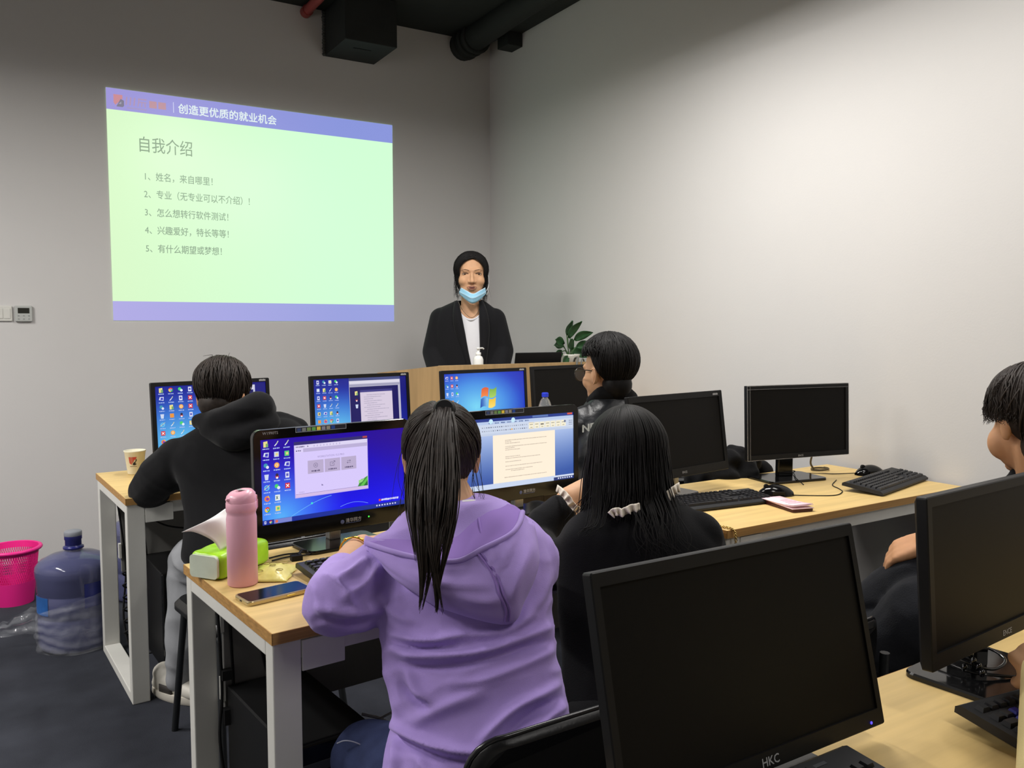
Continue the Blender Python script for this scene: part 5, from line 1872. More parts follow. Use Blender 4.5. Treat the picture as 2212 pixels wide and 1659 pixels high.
for nseed, (n, az, el, dr) in enumerate([(620, (-150, 150), short_cut(-66, 2), (.0, .008)), (160, (-140, 140), short_cut(-30, 12), (.0, .03))]):
    m2 = comb_hair(H1, C1, R1, n, az, el, dr, .0042, 1.02, 20 + nseed, .018, .9, 14)
    hm.add(m2.v, m2.f, 0, True)
rg = random.Random(5)
for _ in range(14):
    a = rg.uniform(-.05, .04)
    p0 = H1 @ V((a, -.02 + rg.uniform(-.05, .05), .128))
    strand(hm, [p0, p0 + UZ * .012 + RT * rg.uniform(-.02, .015), p0 + UZ * rg.uniform(.004, .022) + RT * rg.uniform(-.035, .02)], .0012, .0004, 4, 3)
nape(hm, H1, 1.02, -.052)
obj('hair', hm, HAIRB, p1, world=True)
tm = MB()
fm_ = MB()
for q in (-1, 1):
    fm_.tube([H1 @ (V((q * .078, -.005, .012)) * 1.02), H1 @ (V((q * .074, .08, .014)) * 1.02)], .002, 6)
    cc = H1 @ (V((q * .033, .104, .004)) * 1.02)
    fm_.tube([cc + (H1.to_3x3() @ V((.025 * math.cos(k * pi / 12), 0, .02 * math.sin(k * pi / 12)))) for k in range(25)], .0016, 6, False)
obj('glasses', fm_, BLACKPL, p1, world=True)

# ---------------------------------------------------------- standing presenter
p2 = person('standing woman in black blazer and white top with blue mask under her chin', (2.325, 4.32, 0))
s2 = 1.08
H2 = frame(at(1018, 597, 4.85), CLR + RT * .09 - UZ * .04) @ Matrix.Diagonal((1.13, 1, 1, 1))
b = Blob()
head_prims(b, H2, s2, (at(1017, 668, 4.86), .058), False)
b.loft([sec(662, 975, 1058, 4.88, .06), sec(690, 945, 1078, 4.88, .09), sec(800, 945, 1075, 4.88, .10), sec(900, 935, 1085, 4.88, .12), sec(960, 940, 1080, 4.88, .12)])
for x1, x2, x3 in ((960, 938, 960), (1062, 1084, 1062)):
    b.chain([(at(x1, 694, 4.88), .042), (at(x2, 775, 4.86), .036), (at(x3, 850, 4.68), .034), (at(x3 + (8 if x3 < 1000 else -8), 852, 4.62), .028)])
    hand(b, at(x3 + (8 if x3 < 1000 else -8), 852, 4.62), CLR * .8 - UZ * .1 + RT * (.4 if x3 < 1000 else -.4), UZ, 1.0, .6, 1 if x3 > 1000 else -1)
for q in (-1, 1):
    b.chain([(V((2.325, 4.32, .88)) + RT * q * .09, .085), (V((2.325, 4.31, .48)) + RT * q * .09, .055), (V((2.325, 4.33, .09)) + RT * q * .09, .035), (V((2.325, 4.33, .035)) + RT * q * .09 + CLR * .1, .032)])
b.build('body', SKIN, p2, .0055, 3)
b = Blob()
for q in (-1, 1):
    b.chain([(V((2.325, 4.32, .90)) + RT * q * .085, .12), (V((2.325, 4.31, .48)) + RT * q * .09, .075), (V((2.325, 4.33, .06)) + RT * q * .09, .065)])
b.build('trousers', BLKCLOTH, p2, .01, 4)
for q in (-1, 1):
    b = Blob()
    b.ell((0, 0, 0), (.045, .12, .045), Matrix.Translation(V((2.325, 4.33, .045)) + RT * q * .09 + CLR * .05) @ Matrix.Rotation(-YAW, 4, 'Z'))
    b.build('shoe', BLACKPL, p2, .008, 2)


def cut(o, test):
    """remove the faces for which test(x, y, depth) of the face centre is true"""
    bm = bmesh.new()
    bm.from_mesh(o.data)
    W = wmat(o.parent)
    dl = []
    for f in bm.faces:
        p = W @ f.calc_center_median()
        if (f.normal.dot(CLR) > -.25) and test(*px_of(p), p):
            dl.append(f)
    bmesh.ops.delete(bm, geom=dl, context='FACES')
    bm.to_mesh(o.data)
    bm.free()


b = Blob()
b.loft([sec(668, 982, 1050, 4.865, .07), sec(688, 955, 1070, 4.865, .098), sec(740, 950, 1075, 4.86, .112), sec(800, 950, 1075, 4.86, .112), sec(880, 945, 1080, 4.87, .125)])
o = b.build('white_top', mat('white_knit', (212, 212, 216), .85, sheen=.1, var=.02), p2, .006, 4)
cut(o, lambda x, y, p: y < 691 - ((x - 1017) / 28.0) ** 2 * 20)
nk = catmull([at(1017 + dx, 691 - (dx / 28.0) ** 2 * 20, 4.763 + abs(dx) * .0011) for dx in (-27, -18, -9, 0, 9, 18, 24)], 5)
obj('neck_trim', MB().tube(nk, .007, 8), mat('white_knit', (238, 238, 240)), p2, world=True)
b = Blob()
b.loft([sec(648, 990, 1042, 4.90, .05), sec(660, 962, 1060, 4.89, .085), sec(674, 945, 1076, 4.885, .108), sec(700, 938, 1082, 4.88, .125), sec(760, 936, 1084, 4.88, .135), sec(840, 934, 1086, 4.88, .14), sec(930, 930, 1090, 4.88, .15)], 36, 2.5)
b.chain([(at(954, 690, 4.88), .070), (at(936, 760, 4.86), .063), (at(950, 820, 4.74), .055), (at(964, 848, 4.66), .045)])
b.chain([(at(1067, 691, 4.88), .070), (at(1086, 758, 4.86), .063), (at(1075, 820, 4.74), .055), (at(1062, 848, 4.66), .045)])
BLZ = mat('black_blazer', (20, 20, 23), .85, spec=.2, sheen=.05, bump=.1, bscale=500)
o = b.build('blazer', BLZ, p2, .007, 5, cloth_noise(.004, UZ, RT, 3, 12, 4))
def vleft(y):
    return 987 + (y - 648) * .20
def vright(y):
    return 1038 + (y - 648) * .02
cut(o, lambda x, y, p: (y < 646) or (vleft(y) < x < vright(y) and y > 640))
for side in (0, 1):
    E_ = []
    for y in (650, 668, 690, 715, 745, 775, 810, 850):
        e = vleft(y) if side == 0 else vright(y)
        wd_ = [5, 12, 17, 18, 15, 11, 7, 4][(650, 668, 690, 715, 745, 775, 810, 850).index(y)]
        sg = -1 if side == 0 else 1
        d0 = 4.80 if y < 660 else (4.765 if y < 680 else 4.742)
        E_.append([at(e - sg * 3, y, d0 + .012), at(e, y, d0 - .004), at(e + sg * wd_ * .5, y, d0 - .008), at(e + sg * wd_, y, d0 + .012)])
    obj('lapel', MB().grid(patch(E_, 3, 3)), BLZ, p2, world=True, solid=.004)
nc = MB().tube(catmull([at(990, 652, 4.80), at(998, 668, 4.785), at(1010, 682, 4.765), at(1020, 686, 4.76), at(1030, 678, 4.77), at(1037, 662, 4.79)], 6), .0016, 6)
obj('necklace', nc, mat('dark_chain', (90, 80, 66), .4, metal=.5), p2, world=True)
# face details
def HP(x, y, z):
    return H2 @ (V((x, y, z)) * s2)
for q in (-1, 1):
    e = MB()
    e.ell((0, 0, 0), (.0125, .006, .0034), 16, 8, 0, Matrix.Translation(HP(q * .033, .0735, .010)) @ H2.to_3x3().to_4x4())
    o = obj('eye', e, mat('eye_white', (196, 180, 166), .3), p2, world=True)
    e = MB()
    e.ell((0, 0, 0), (.0058, .004, .0034), 14, 8, 0, Matrix.Translation(HP(q * .033, .0772, .010)) @ H2.to_3x3().to_4x4())
    obj('iris', e, mat('eye_dark', (30, 22, 18), .2), o, world=True)
    e = MB().tube(catmull([HP(q * .016, .0815, .0125), HP(q * .031, .0815, .0165), HP(q * .047, .071, .011)], 5), .0018, 6)
    obj('eyelid', e, mat('lash_brown', (52, 36, 28), .6), p2, world=True)
    e = MB().tube(catmull([HP(q * .013, .0905, .029), HP(q * .031, .0855, .034), HP(q * .050, .070, .029)], 5), [.0012] * 5 + [.0018] * 4 + [.0008] * 2, 6)
    obj('eyebrow', e, mat('brow_brown', (104, 78, 60), .7), p2, world=True)
lp = MB()
lp.tube(catmull([HP(-.024, .084, -.058), HP(-.010, .0945, -.054), HP(0, .0955, -.0555), HP(.010, .0945, -.054), HP(.024, .084, -.058)], 5), [.001 + .0014 * math.sin(pi * k / 20) for k in range(21)], 8)
lp.tube(catmull([HP(-.022, .084, -.060), HP(-.010, .0935, -.068), HP(0, .095, -.070), HP(.010, .0935, -.068), HP(.022, .084, -.060)], 5), [.001 + .0020 * math.sin(pi * k / 20) for k in range(21)], 8)
obj('lips', lp, mat('lip_rose', (178, 122, 104), .5), p2, world=True)
obj('open_mouth', MB().ell((0, 0, 0), (.015, .004, .005), 14, 8, 0, Matrix.Translation(HP(0, .0925, -.0618)) @ H2.to_3x3().to_4x4()), mat('mouth_dark', (96, 50, 46), .5), p2, world=True)
ns = MB()
for q in (-1, 1):
    ns.ell((0, 0, 0), (.0042, .004, .0026), 10, 6, 0, Matrix.Translation(HP(q * .008, .101, -.0375)) @ H2.to_3x3().to_4x4())
obj('nostrils', ns, mat('nostril_shade', (110, 72, 56), .7), p2, world=True)
MASK = mat('mask_blue', (150, 204, 232), .8, sheen=.1, var=.03)
rows = [[at(996, 622, 4.80), at(1007, 628, 4.748), at(1022, 635, 4.722), at(1037, 628, 4.748), at(1048, 622, 4.80)],
        [at(992, 630, 4.80), at(1005, 637, 4.742), at(1021, 644, 4.708), at(1038, 637, 4.742), at(1050, 630, 4.80)],
        [at(993, 635, 4.81), at(1006, 647, 4.758), at(1021, 655, 4.728), at(1037, 647, 4.758), at(1049, 635, 4.81)],
        [at(1000, 638, 4.84), at(1010, 648, 4.80), at(1021, 653, 4.79), at(1032, 648, 4.80), at(1043, 638, 4.84)]]
pm = patch(rows, 6, 5)
pm = [[p + CLR * .0022 * math.sin(i * 1.6) for p in r] for i, r in enumerate(pm)]
o = obj('face_mask', MB().grid(pm), MASK, p2, world=True, solid=.002)
obj('mask_edge', MB().tube(pm[0], .0025, 6).tube(pm[5], .0016, 6), mat('mask_edge_white', (206, 226, 238), .8), o, world=True)
el_ = MB()
for q, x0, x1 in ((-1, 991, 987), (1, 1051, 1055)):
    el_.tube(catmull([at(x0, 628, 4.80), at(x1, 618, 4.83), at(x1 + q, 606, 4.87), at(x1, 596, 4.90)], 4), .0014, 6)
    el_.tube(catmull([at(x0, 637, 4.81), at(x1 - q * 1, 630, 4.84), at(x1 + q * .5, 612, 4.88)], 4), .0014, 6)
obj('ear_loop', el_, mat('white_elastic', (226, 226, 224), .8), o, world=True)
C2, R2 = (0, -.016, .036), (.080, .101, .095)
hm = hair_cap(H2, C2, R2, [((0, .050, .095), (0, 1, -.45)), ((0, 0, -.10), (0, .1, -1))], None, s=s2)
rg = random.Random(44)
def d2p(d, k):
    return H2 @ (V((C2[0] + d.x * R2[0] * k, C2[1] + d.y * R2[1] * k, C2[2] + d.z * R2[2] * k)) * s2)
for _ in range(1100):
    q = rg.choice((-1, 1))
    sy = rg.uniform(-.5, .80)
    d0 = V((-.10 + q * rg.uniform(-.01, .03), sy, math.sqrt(max(.05, 1 - sy * sy)))).normalized()
    az = R(rg.uniform(92, 128) if sy < .2 else rg.uniform(104, 134))
    el = R(rg.uniform(-38, -10))
    d1 = V((q * math.sin(az), -math.cos(az) * (1 if sy > .2 else -.6), math.tan(el))).normalized()
    k0 = 1 + rg.uniform(0, .05)
    pts = []
    for i in range(7):
        u = i / 6
        d = (d0 * (1 - u) + d1 * u + V((q * .28, .06 * (sy > .2), .16)) * math.sin(pi * u)).normalized()
        pts.append(d2p(d, k0 + .02 * math.sin(pi * u)))
    if sy > -.1 and rg.random() < .42:
        L = rg.uniform(.03, .13 if q > 0 else .17)
        e = pts[-1]
        pts += [e - UZ * L * .5 + RT * rg.gauss(0, .003), e - UZ * L + RT * rg.gauss(0, .006)]
    strand(hm, pts, .0019, .0003, 4, 2)
for _ in range(60):
    a = rg.uniform(-80, 80)
    d0 = V((math.sin(R(a)), rg.uniform(-.5, .3), math.cos(R(a)))).normalized()
    d1 = V((math.sin(R(a) * 1.25), d0.y, math.cos(R(a) * 1.25))).normalized()
    strand(hm, [d2p(d0, 1.02), d2p(d0 * .5 + d1 * .5, 1.06 + rg.random() * .03), d2p(d1, 1.05 + rg.random() * .07)], .0007, .0003, 4, 3)
obj('hair', hm, HAIR, p2, world=True)

# ---------------------------------------------------------- man in glasses
p3 = person('man in glasses with bowl-cut black hair and black jacket, seen from behind', (2.05, 2.66, 0))
H3 = frame(at(1311, 807, 3.2), FWH * .78 - RT * .62 - UZ * .10)
s3 = 1.06
b = Blob()
head_prims(b, H3, s3, (at(1318, 872, 3.22), .056))
b.loft([sec(880, 1296, 1348, 3.22, .05), sec(930, 1265, 1385, 3.22, .08), sec(1100, 1260, 1390, 3.18, .10), sec(1240, 1255, 1395, 3.12, .11)])
b.chain([(at(1262, 925, 3.22), .055), (at(1225, 1010, 3.32), .045), (at(1200, 980, 3.52), .033)])
hand(b, at(1200, 978, 3.52), FWH, UZ, 1.0, .4, 1)
b.chain([(at(1385, 925, 3.22), .055), (at(1410, 1010, 3.3), .045), (at(1350, 985, 3.5), .033)])
hand(b, at(1350, 983, 3.5), FWH, UZ, 1.0, .4, -1)
for q in (-.09, .09):
    b.chain([(V((2.05 + q, 2.62, .50)), .085), (V((2.05 + q, 3.05, .50)), .06), (V((2.05 + q, 3.08, .10)), .04), (V((2.05 + q, 3.18, .04)), .035)])
b.build('body', SKIN, p3, .006, 3)
BLKJ = mat('black_shell_jacket', (30, 32, 36), .35, spec=.5, bump=.55, bscale=38, var=.12, vscale=18)
b = Blob()
b.loft([sec(846, 1290, 1350, 3.22, .066), sec(868, 1270, 1368, 3.22, .085), sec(892, 1252, 1398, 3.21, .10), sec(930, 1240, 1408, 3.20, .12), sec(1050, 1245, 1400, 3.17, .13), sec(1230, 1242, 1402, 3.12, .14)], 32, 2.4)
b.chain([(at(1268, 920, 3.2), .08), (at(1226, 1010, 3.32), .06), (at(1200, 980, 3.5), .045)])
b.chain([(at(1384, 925, 3.21), .08), (at(1410, 1010, 3.3), .06), (at(1350, 985, 3.48), .045)])
b.build('jacket', BLKJ, p3, .007, 5, cloth_noise(.010, RT + UZ * .6, UZ - RT * .6, 4, 20, 6))
b = Blob()
b.curve([(at(1280, 866, 3.22), .025), (at(1300, 851, 3.17), .030), (at(1325, 845, 3.15), .032), (at(1346, 849, 3.17), .032), (at(1362, 860, 3.23), .03)], 4)
b.build('collar', BLKCLOTH, p3, .006, 4)
lt = text_mb('NF', .040, Matrix.Identity(4), 'L', .03)
lt.v = [at(1257 + p.x / .040 * 22, 934 - p.z / .040 * 22 - p.x / .040 * 4.5, 3.078 + .004 * 0) for p in lt.v]
obj('back_lettering', lt, mat('white_print', (236, 240, 238), .6), p3, world=True)
b = Blob()
for q in (-.09, .09):
    b.chain([(V((2.05 + q, 2.62, .51)), .115), (V((2.05 + q, 3.05, .51)), .08), (V((2.05 + q, 3.08, .08)), .06)])
b.build('trousers', BLKCLOTH, p3, .01, 4)
for q in (-.09, .09):
    b = Blob(); b.ell((2.05 + q, 3.15, .045), (.045, .12, .045)); b.build('shoe', BLACKPL, p3, .01, 2)
C3, R3 = (0, -.016, .045), (.090, .108, .096)
hm = hair_cap(H3, C3, R3, [((0, .062, .06), (0, .8, -.35)), ((0, 0, -.095), (0, .25, -1)), ((0, -.030, .016), (0, .9, -.34))], None, s=s3)
for nseed, (n, az, el, dr, sw) in enumerate([(700, (-118, 118), short_cut(-80, 8), (.0, .003), 0), (150, (110, 180), (16, 34), (.0, .012), -14), (150, (-180, -110), (16, 34), (.0, .012), 14)]):
    m2 = comb_hair(H3, C3, R3, n, az, el, dr, .004, s3, 60 + nseed, .010, .5, sw)
    hm.add(m2.v, m2.f, 0, True)
nape(hm, H3, s3)
obj('hair', hm, HAIR, p3, world=True)
gm, gl = MB(), MB()
def H3P(x, y, z):
    return H3 @ (V((x, y, z)) * s3)
for q in (-1, 1):
    gm.tube([H3P(q * .080, -.018, .010), H3P(q * .079, .02, .016), H3P(q * .066, .098, .018)], .0022, 6)
    gm.tube([H3P(q * .034 + .029 * math.cos(k * pi / 16), .106 - .12 * (abs(q * .034 + .029 * math.cos(k * pi / 16)) - .03) ** 1, .004 + .024 * math.sin(k * pi / 16)) for k in range(33)], .0022, 6, False)
    gl.add([H3P(q * .034 + .027 * math.cos(k * pi / 16), .106 - .12 * (abs(q * .034 + .027 * math.cos(k * pi / 16)) - .03), .004 + .022 * math.sin(k * pi / 16)) for k in range(32)], [tuple(range(32))])
gm.tube([H3P(-.006, .110, .008), H3P(.006, .110, .008)], .002, 6)
o = obj('glasses', gm, mat('dark_frame', (44, 38, 30), .25, spec=.6), p3, world=True)
obj('lens', gl, mat('spectacle_lens', (225, 232, 232), .15, spec=.5, alpha=.14), o, world=True)
cv_ = MB()
for q in (-1, 1):
    cv_.tube(catmull([H3P(q * .083, -.004, .016), H3P(q * .087, -.022, .018), H3P(q * .088, -.032, .0), H3P(q * .085, -.026, -.022), H3P(q * .080, -.010, -.036)], 5), .0022 * s3, 8)
obj('ear_rim', cv_, SKIN, p3, world=True)

# ---------------------------------------------------------- woman with long black hair
p5 = person('woman with long loose black hair in black top with cream frills, seated', (1.44, 1.43, 0))
H5 = frame(at(1352, 988, 2.13), FWH - RT * .22 - UZ * .22)
s5 = 1.02
b = Blob()
head_prims(b, H5, s5, (at(1375, 1100, 2.09), .058))
b.loft([sec(1095, 1300, 1450, 2.07, .06), sec(1150, 1235, 1530, 2.04, .085), sec(1280, 1240, 1520, 1.98, .10), sec(1500, 1250, 1510, 1.86, .11), sec(1600, 1240, 1520, 1.82, .12)])
b.chain([(at(1266, 1207, 2.04), .046), (at(1200, 1222, 2.11), .040), (at(1155, 1178, 2.26), .038), (at(1232, 1080, 2.36), .040), (at(1268, 1056, 2.40), .034)])
hand(b, at(1268, 1056, 2.40), RT + UZ * .1, CLR, 1.0, .5, 1)
b.chain([(at(1500, 1165, 2.05), .045), (at(1530, 1215, 2.18), .040), (at(1480, 1130, 2.4), .032)])
hand(b, at(1480, 1128, 2.4), FWH - RT * .3, UZ, 1.0, .45, -1)
b.chain([(at(1300, 1610, 1.82), .095), (at(1290, 1480, 2.15), .06), (at(1290, 1700, 2.2), .045), (V((1.30, 1.80, .05)), .035), (V((1.30, 1.9, .035)), .033)])
b.chain([(at(1460, 1610, 1.82), .095), (at(1480, 1440, 2.2), .06), (at(1480, 1640, 2.25), .045), (V((1.62, 1.80, .05)), .035), (V((1.62, 1.9, .035)), .033)])
b.build('body', SKIN, p5, .0065, 4)
BLK5 = mat('black_knit', (18, 18, 20), .95, spec=.12, sheen=.06, bump=.25, bscale=350, var=.12)
b = Blob()
b.loft([sec(1072, 1320, 1450, 2.085, .065), sec(1098, 1272, 1492, 2.07, .085), sec(1135, 1225, 1534, 2.05, .105), sec(1190, 1205, 1556, 2.03, .115), sec(1290, 1205, 1560, 1.98, .12), sec(1420, 1215, 1560, 1.92, .125), sec(1560, 1215, 1555, 1.84, .14)], 32, 2.4)
b.chain([(at(1262, 1205, 2.03), .068), (at(1195, 1222, 2.10), .060), (at(1152, 1178, 2.26), .056), (at(1176, 1134, 2.30), .050), (at(1208, 1106, 2.335), .046)])
b.chain([(at(1506, 1160, 2.04), .062), (at(1530, 1215, 2.18), .055), (at(1480, 1130, 2.4), .045)])
b.build('top', BLK5, p5, .0075, 5, cloth_noise(.007, UZ + RT * .3, RT, 3, 13, 8))
b = Blob()
b.chain([(at(1300, 1610, 1.82), .12), (at(1290, 1480, 2.15), .08), (at(1290, 1700, 2.2), .06), (V((1.30, 1.80, .07)), .05)])
b.chain([(at(1460, 1610, 1.82), .12), (at(1480, 1440, 2.2), .08), (at(1480, 1640, 2.25), .06), (V((1.62, 1.80, .07)), .05)])
b.build('trousers', BLKCLOTH, p5, .01, 4)
for q in (1.30, 1.62):
    b = Blob(); b.ell((q, 1.87, .045), (.042, .11, .045)); b.build('shoe', BLACKPL, p5, .01, 2)
CREAM = mat('cream_lace', (232, 222, 206), .8, sheen=.2, var=.05, vscale=60)
def frill(pts, amp, n, r=.006):
    q = catmull(pts, n)
    mb = MB()
    rows = []
    for i, p in enumerate(q):
        t = (q[min(i + 1, len(q) - 1)] - q[max(i - 1, 0)]).normalized()
        nn = t.cross(CLR).normalized()
        wv = CLR * (amp * math.sin(i * 1.5)) + t * (.3 * amp * math.cos(i * 1.5))
        rows.append([p - nn * r * .8, p + wv * .5, p + nn * r + wv])
    mb.grid(patch(rows, 2, 2))
    return mb
cuff = [at(1203, 1053, 2.335), at(1214, 1062, 2.30), at(1226, 1075, 2.285), at(1236, 1090, 2.285), at(1248, 1100, 2.30), at(1259, 1104, 2.33)]
obj('cuff_frill', frill(cuff, .010, 5, .010), CREAM, p5, world=True, solid=.003)
obj('collar_frill', frill([at(1318, 1112, 1.935), at(1330, 1104, 1.93), at(1345, 1106, 1.925), at(1362, 1098, 1.925), at(1382, 1094, 1.93)], .010, 5, .010), CREAM, p5, world=True, solid=.003)
obj('collar_frill', frill([at(1440, 1072, 1.99), at(1450, 1064, 2.0), at(1460, 1056, 2.01), at(1468, 1050, 2.03)], .010, 5, .012), CREAM, p5, world=True, solid=.003)
C5, R5 = (0, -.014, .032), (.088, .104, .098)
hm = hair_cap(H5, C5, R5, [((0, .075, .05), (0, 1, -.1)), ((0, 0, -.10), (0, .1, -1))], None, s=s5)
rg = random.Random(21)
for _ in range(1100):
    a = rg.uniform(-1, 1)
    az = a * 112
    pts = []
    jx = rg.gauss(0, .05)
    off = 1 + rg.uniform(.0, .12)
    for k in range(6):
        q = k / 5
        el = R(86 - 88 * q)
        az_ = R(az + 14 * jx * q)
        d = V((math.cos(el) * math.sin(az_), -math.cos(el) * math.cos(az_), math.sin(el)))
        pts.append(H5 @ (V((C5[0] + d.x * R5[0] * (1 + (off - 1) * q), C5[1] + d.y * R5[1] * (1 + (off - 1) * q), C5[2] + d.z * R5[2])) * s5))
    e = pts[-1]
    L = rg.uniform(.14, .27) if abs(a) < .75 else rg.uniform(.18, .28)
    tow = CLR * (.045 if abs(a) < .6 else .02)
    side = RT * (.030 * a + rg.gauss(0, .006))
    pts += [e - UZ * L * .35 + tow * .35 + side * .3, e - UZ * L * .7 + tow * .9 + side * .5, e - UZ * L + tow * 1.25 + side * (1.0 + rg.gauss(0, .5))]
    strand(hm, pts, .0028, .0006, 4, 3)
for _ in range(46):
    x0 = rg.uniform(1370, 1470)
    strand(hm, [at(x0 - 30, 985, 2.03), at(x0 - 20, 1055, 1.995), at(x0, 1110, 1.95), at(x0 + rg.uniform(-10, 30), 1160, 1.915), at(x0 + rg.uniform(0, 60), rg.uniform(1190, 1215), 1.90)], .0015, .0004, 4, 3)
for _ in range(22):
    x0 = rg.uniform(1262, 1310)
    strand(hm, [at(x0 + 14, 1000, 2.035), at(x0 + 8, 1070, 2.005), at(x0, 1130, 1.955), at(x0 - rg.uniform(4, 34), rg.uniform(1140, 1160), 1.94)], .0014, .0004, 4, 3)
obj('hair', hm, HAIR, p5, world=True)

# ---------------------------------------------------------- person at the right edge
p6 = person('person at the right edge in dark clothes, hand resting on crossed knee', (2.17, 1.05, 0))
H6 = frame(at(2228, 918, 2.0), FWH * 1.0 - RT * .10 - UZ * .14)
b = Blob()
head_prims(b, H6, 1.0, (at(2262, 1060, 2.0), .062))
b.ell((0, 0, 0), (.034, .034, .042), Matrix.Translation(H6 @ V((-.040, .050, -.042))) @ H6.to_3x3().to_4x4())
b.loft([(V((2.17, 1.05, .96)), RT * .12, FWH * .06), (V((2.18, 1.05, .88)), RT * .18, FWH * .09), (V((2.2, 1.03, .65)), RT * .16, FWH * .10), (V((2.2, 1.0, .50)), RT * .17, FWH * .12)])
WR = at(2005, 1168, 2.16)
b.chain([(V((2.05, 1.10, .88)), .055), (V((2.12, 1.15, .80)), .045), (at(2060, 1180, 2.13), .036), (WR, .029)])
hand(b, WR, at(1955, 1184, 2.2) - WR, UZ + CLR * .5 - RT * .3, 1.0, .50, -1)
b.chain([(V((2.35, 1.05, .88)), .055), (V((2.42, 1.15, .70)), .045), (V((2.30, 1.32, .68)), .034)])
hand(b, V((2.30, 1.32, .68)), V((-.3, .9, -.2)), UZ, 1.0, .5, 1)
b.chain([(V((2.12, 1.05, .52)), .085), (at(1992, 1264, 2.2), .05), (at(1880, 1310, 2.30), .045), (at(1820, 1330, 2.36), .034)])
b.chain([(V((2.28, 1.05, .50)), .085), (V((2.16, 1.45, .50)), .06), (V((2.16, 1.5, .10)), .042), (V((2.14, 1.6, .04)), .035)])
b.build('body', SKIN2, p6, .006, 3)
DARKT = mat('dark_trousers', (30, 31, 35), .9, spec=.12, sheen=.05, bump=.3, bscale=300, var=.2, vscale=16)
b = Blob()
b.loft([(V((2.15, 1.05, 1.045)), RT * .068, FWH * .066), (V((2.16, 1.05, .985)), RT * .09, FWH * .07), (V((2.17, 1.05, .95)), RT * .15, FWH * .09), (V((2.18, 1.05, .86)), RT * .21, FWH * .12), (V((2.2, 1.03, .65)), RT * .19, FWH * .13), (V((2.2, 1.0, .48)), RT * .20, FWH * .15)], 30)
b.chain([(V((2.05, 1.10, .88)), .075), (V((2.12, 1.15, .80)), .062), (at(2050, 1180, 2.13), .045)])
b.chain([(V((2.35, 1.05, .88)), .075), (V((2.42, 1.15, .70)), .062), (V((2.32, 1.30, .68)), .048)])
b.build('jacket', BLKCLOTH, p6, .009, 5)
b = Blob()
b.chain([(V((2.12, 1.05, .53)), .115), (at(1988, 1258, 2.2), .084), (at(1880, 1315, 2.30), .068), (at(1825, 1330, 2.36), .055)])
b.chain([(V((2.28, 1.05, .52)), .115), (V((2.16, 1.45, .50)), .08), (V((2.16, 1.5, .08)), .06)])
b.chain([(at(2000, 1330, 2.1), .10), (at(1930, 1390, 2.15), .085), (at(1880, 1380, 2.25), .07)])
b.build('trousers', DARKT, p6, .008, 5, cloth_noise(.012, RT - UZ * .35, UZ, 4, 14, 4))
b = Blob(); b.ell((2.14, 1.57, .045), (.045, .12, .045)); b.build('shoe', BLACKPL, p6, .01, 2)
C6, R6 = (0, -.016, .040), (.088, .106, .098)
hm = hair_cap(H6, C6, R6, [((0, .060, .05), (0, .8, -.2)), ((0, 0, -.10), (0, .2, -1)), ((0, -.022, -.012), (0, .9, -.34))], None, s=1.0)
for nseed, (n, az, el, dr, sw) in enumerate([(700, (-150, 150), short_cut(-80, -14, .5, 50), (.0, .02), 0), (120, (-150, -90), (2, 22), (.02, .045), 4)]):
    m2 = comb_hair(H6, C6, R6, n, az, el, dr, .004, 1.0, 80 + nseed, .014, .5, sw)
    hm.add(m2.v, m2.f, 0, True)
rg = random.Random(31)
for _ in range(60):
    t0 = rg.uniform(0, 1)
    a = at(2150 + 70 * t0, 850 - 50 * t0 ** .6 + rg.uniform(-4, 10), 1.98)
    strand(hm, [a + RT * .02, a - RT * rg.uniform(.0, .012) + UZ * rg.uniform(0, .012), a - RT * rg.uniform(.004, .02) - UZ * rg.uniform(.01, .05)], .0012, .0004, 4, 3)
nape(hm, H6, 1.0, -.07)
obj('hair', hm, HAIRB, p6, world=True)

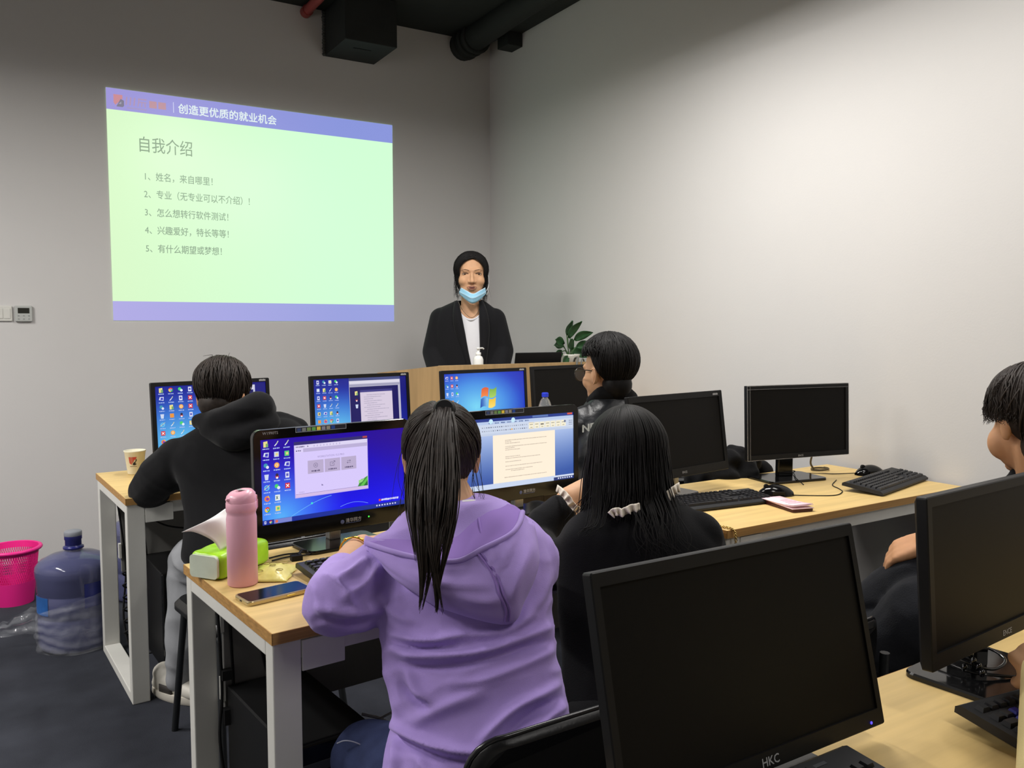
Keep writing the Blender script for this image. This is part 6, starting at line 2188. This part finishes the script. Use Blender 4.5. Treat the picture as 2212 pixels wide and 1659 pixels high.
# ---------------------------------------------------------- person in cream at the very edge
p7 = person('person at the bottom right corner, only cream sleeve and fingers in view', (1.62, -.02, 0))
H7 = frame(V((1.62, .02, 1.24)), V((.05, 1, -.1)))
b = Blob()
head_prims(b, H7, 1.0, (V((1.62, -.03, 1.03)), .055))
b.loft([(V((1.62, -.03, 1.02)), V((.12, 0, 0)), V((0, .06, 0))), (V((1.62, -.03, .95)), V((.17, 0, 0)), V((0, .085, 0))), (V((1.62, -.04, .7)), V((.14, 0, 0)), V((0, .09, 0))), (V((1.62, -.05, .5)), V((.16, 0, 0)), V((0, .11, 0)))])
W7 = at(2276, 1446, 1.205)
b.chain([(V((1.44, -.02, .95)), .05), (at(2300, 1760, 1.0), .04), (W7, .027)])
hand(b, W7, at(2232, 1402, 1.275) - W7, UZ * .6 - RT * .6, .95, .75, 1)
b.chain([(V((1.80, -.02, .95)), .05), (V((1.86, .18, .82)), .04), (V((1.68, .42, .82)), .028)])
hand(b, V((1.68, .42, .82)), V((-.2, 1, -.05)), UZ, .95, .5, -1)
for q in (-.09, .09):
    b.chain([(V((1.62 + q, -.05, .50)), .085), (V((1.62 + q, .30, .50)), .06), (V((1.62 + q, .33, .08)), .04), (V((1.62 + q, .42, .04)), .035)])
b.build('body', SKIN, p7, .0055, 3)
CRM = mat('cream_yellow_knit', (240, 222, 160), .9, sheen=.1, bump=.2, bscale=400, var=.03)
b = Blob()
b.loft([(V((1.62, -.03, 1.04)), V((.07, 0, 0)), V((0, .055, 0))), (V((1.62, -.03, 1.0)), V((.15, 0, 0)), V((0, .085, 0))), (V((1.62, -.03, .92)), V((.20, 0, 0)), V((0, .11, 0))), (V((1.62, -.04, .7)), V((.17, 0, 0)), V((0, .115, 0))), (V((1.62, -.05, .5)), V((.19, 0, 0)), V((0, .13, 0)))], 30)
b.chain([(V((1.45, -.02, .94)), .07), (at(2305, 1760, 1.0), .056), (at(2256, 1452, 1.195), .030)])
b.chain([(V((1.79, -.02, .94)), .07), (V((1.86, .18, .82)), .055), (V((1.70, .39, .82)), .038)])
b.build('sweater', CRM, p7, .007, 5)
b = Blob()
for q in (-.09, .09):
    b.chain([(V((1.62 + q, -.05, .51)), .115), (V((1.62 + q, .30, .51)), .078), (V((1.62 + q, .33, .07)), .055)])
b.build('trousers', BLKCLOTH, p7, .01, 4)
hm = hair_cap(H7, C5, R5, [((0, .065, .06), (0, .9, -.3)), ((0, 0, -.06), (0, .3, -1))], None)
m2 = comb_hair(H7, C5, R5, 200, (-115, 115), (-30, 0), (.05, .15), .0042, 1.0, 99, .01)
hm.add(m2.v, m2.f, 0, True)
obj('hair', hm, HAIR, p7, world=True)
ch7 = dup(ch, (1.62, -.05, 0), 0, 'black chair under the person in cream, below the picture\'s corner')
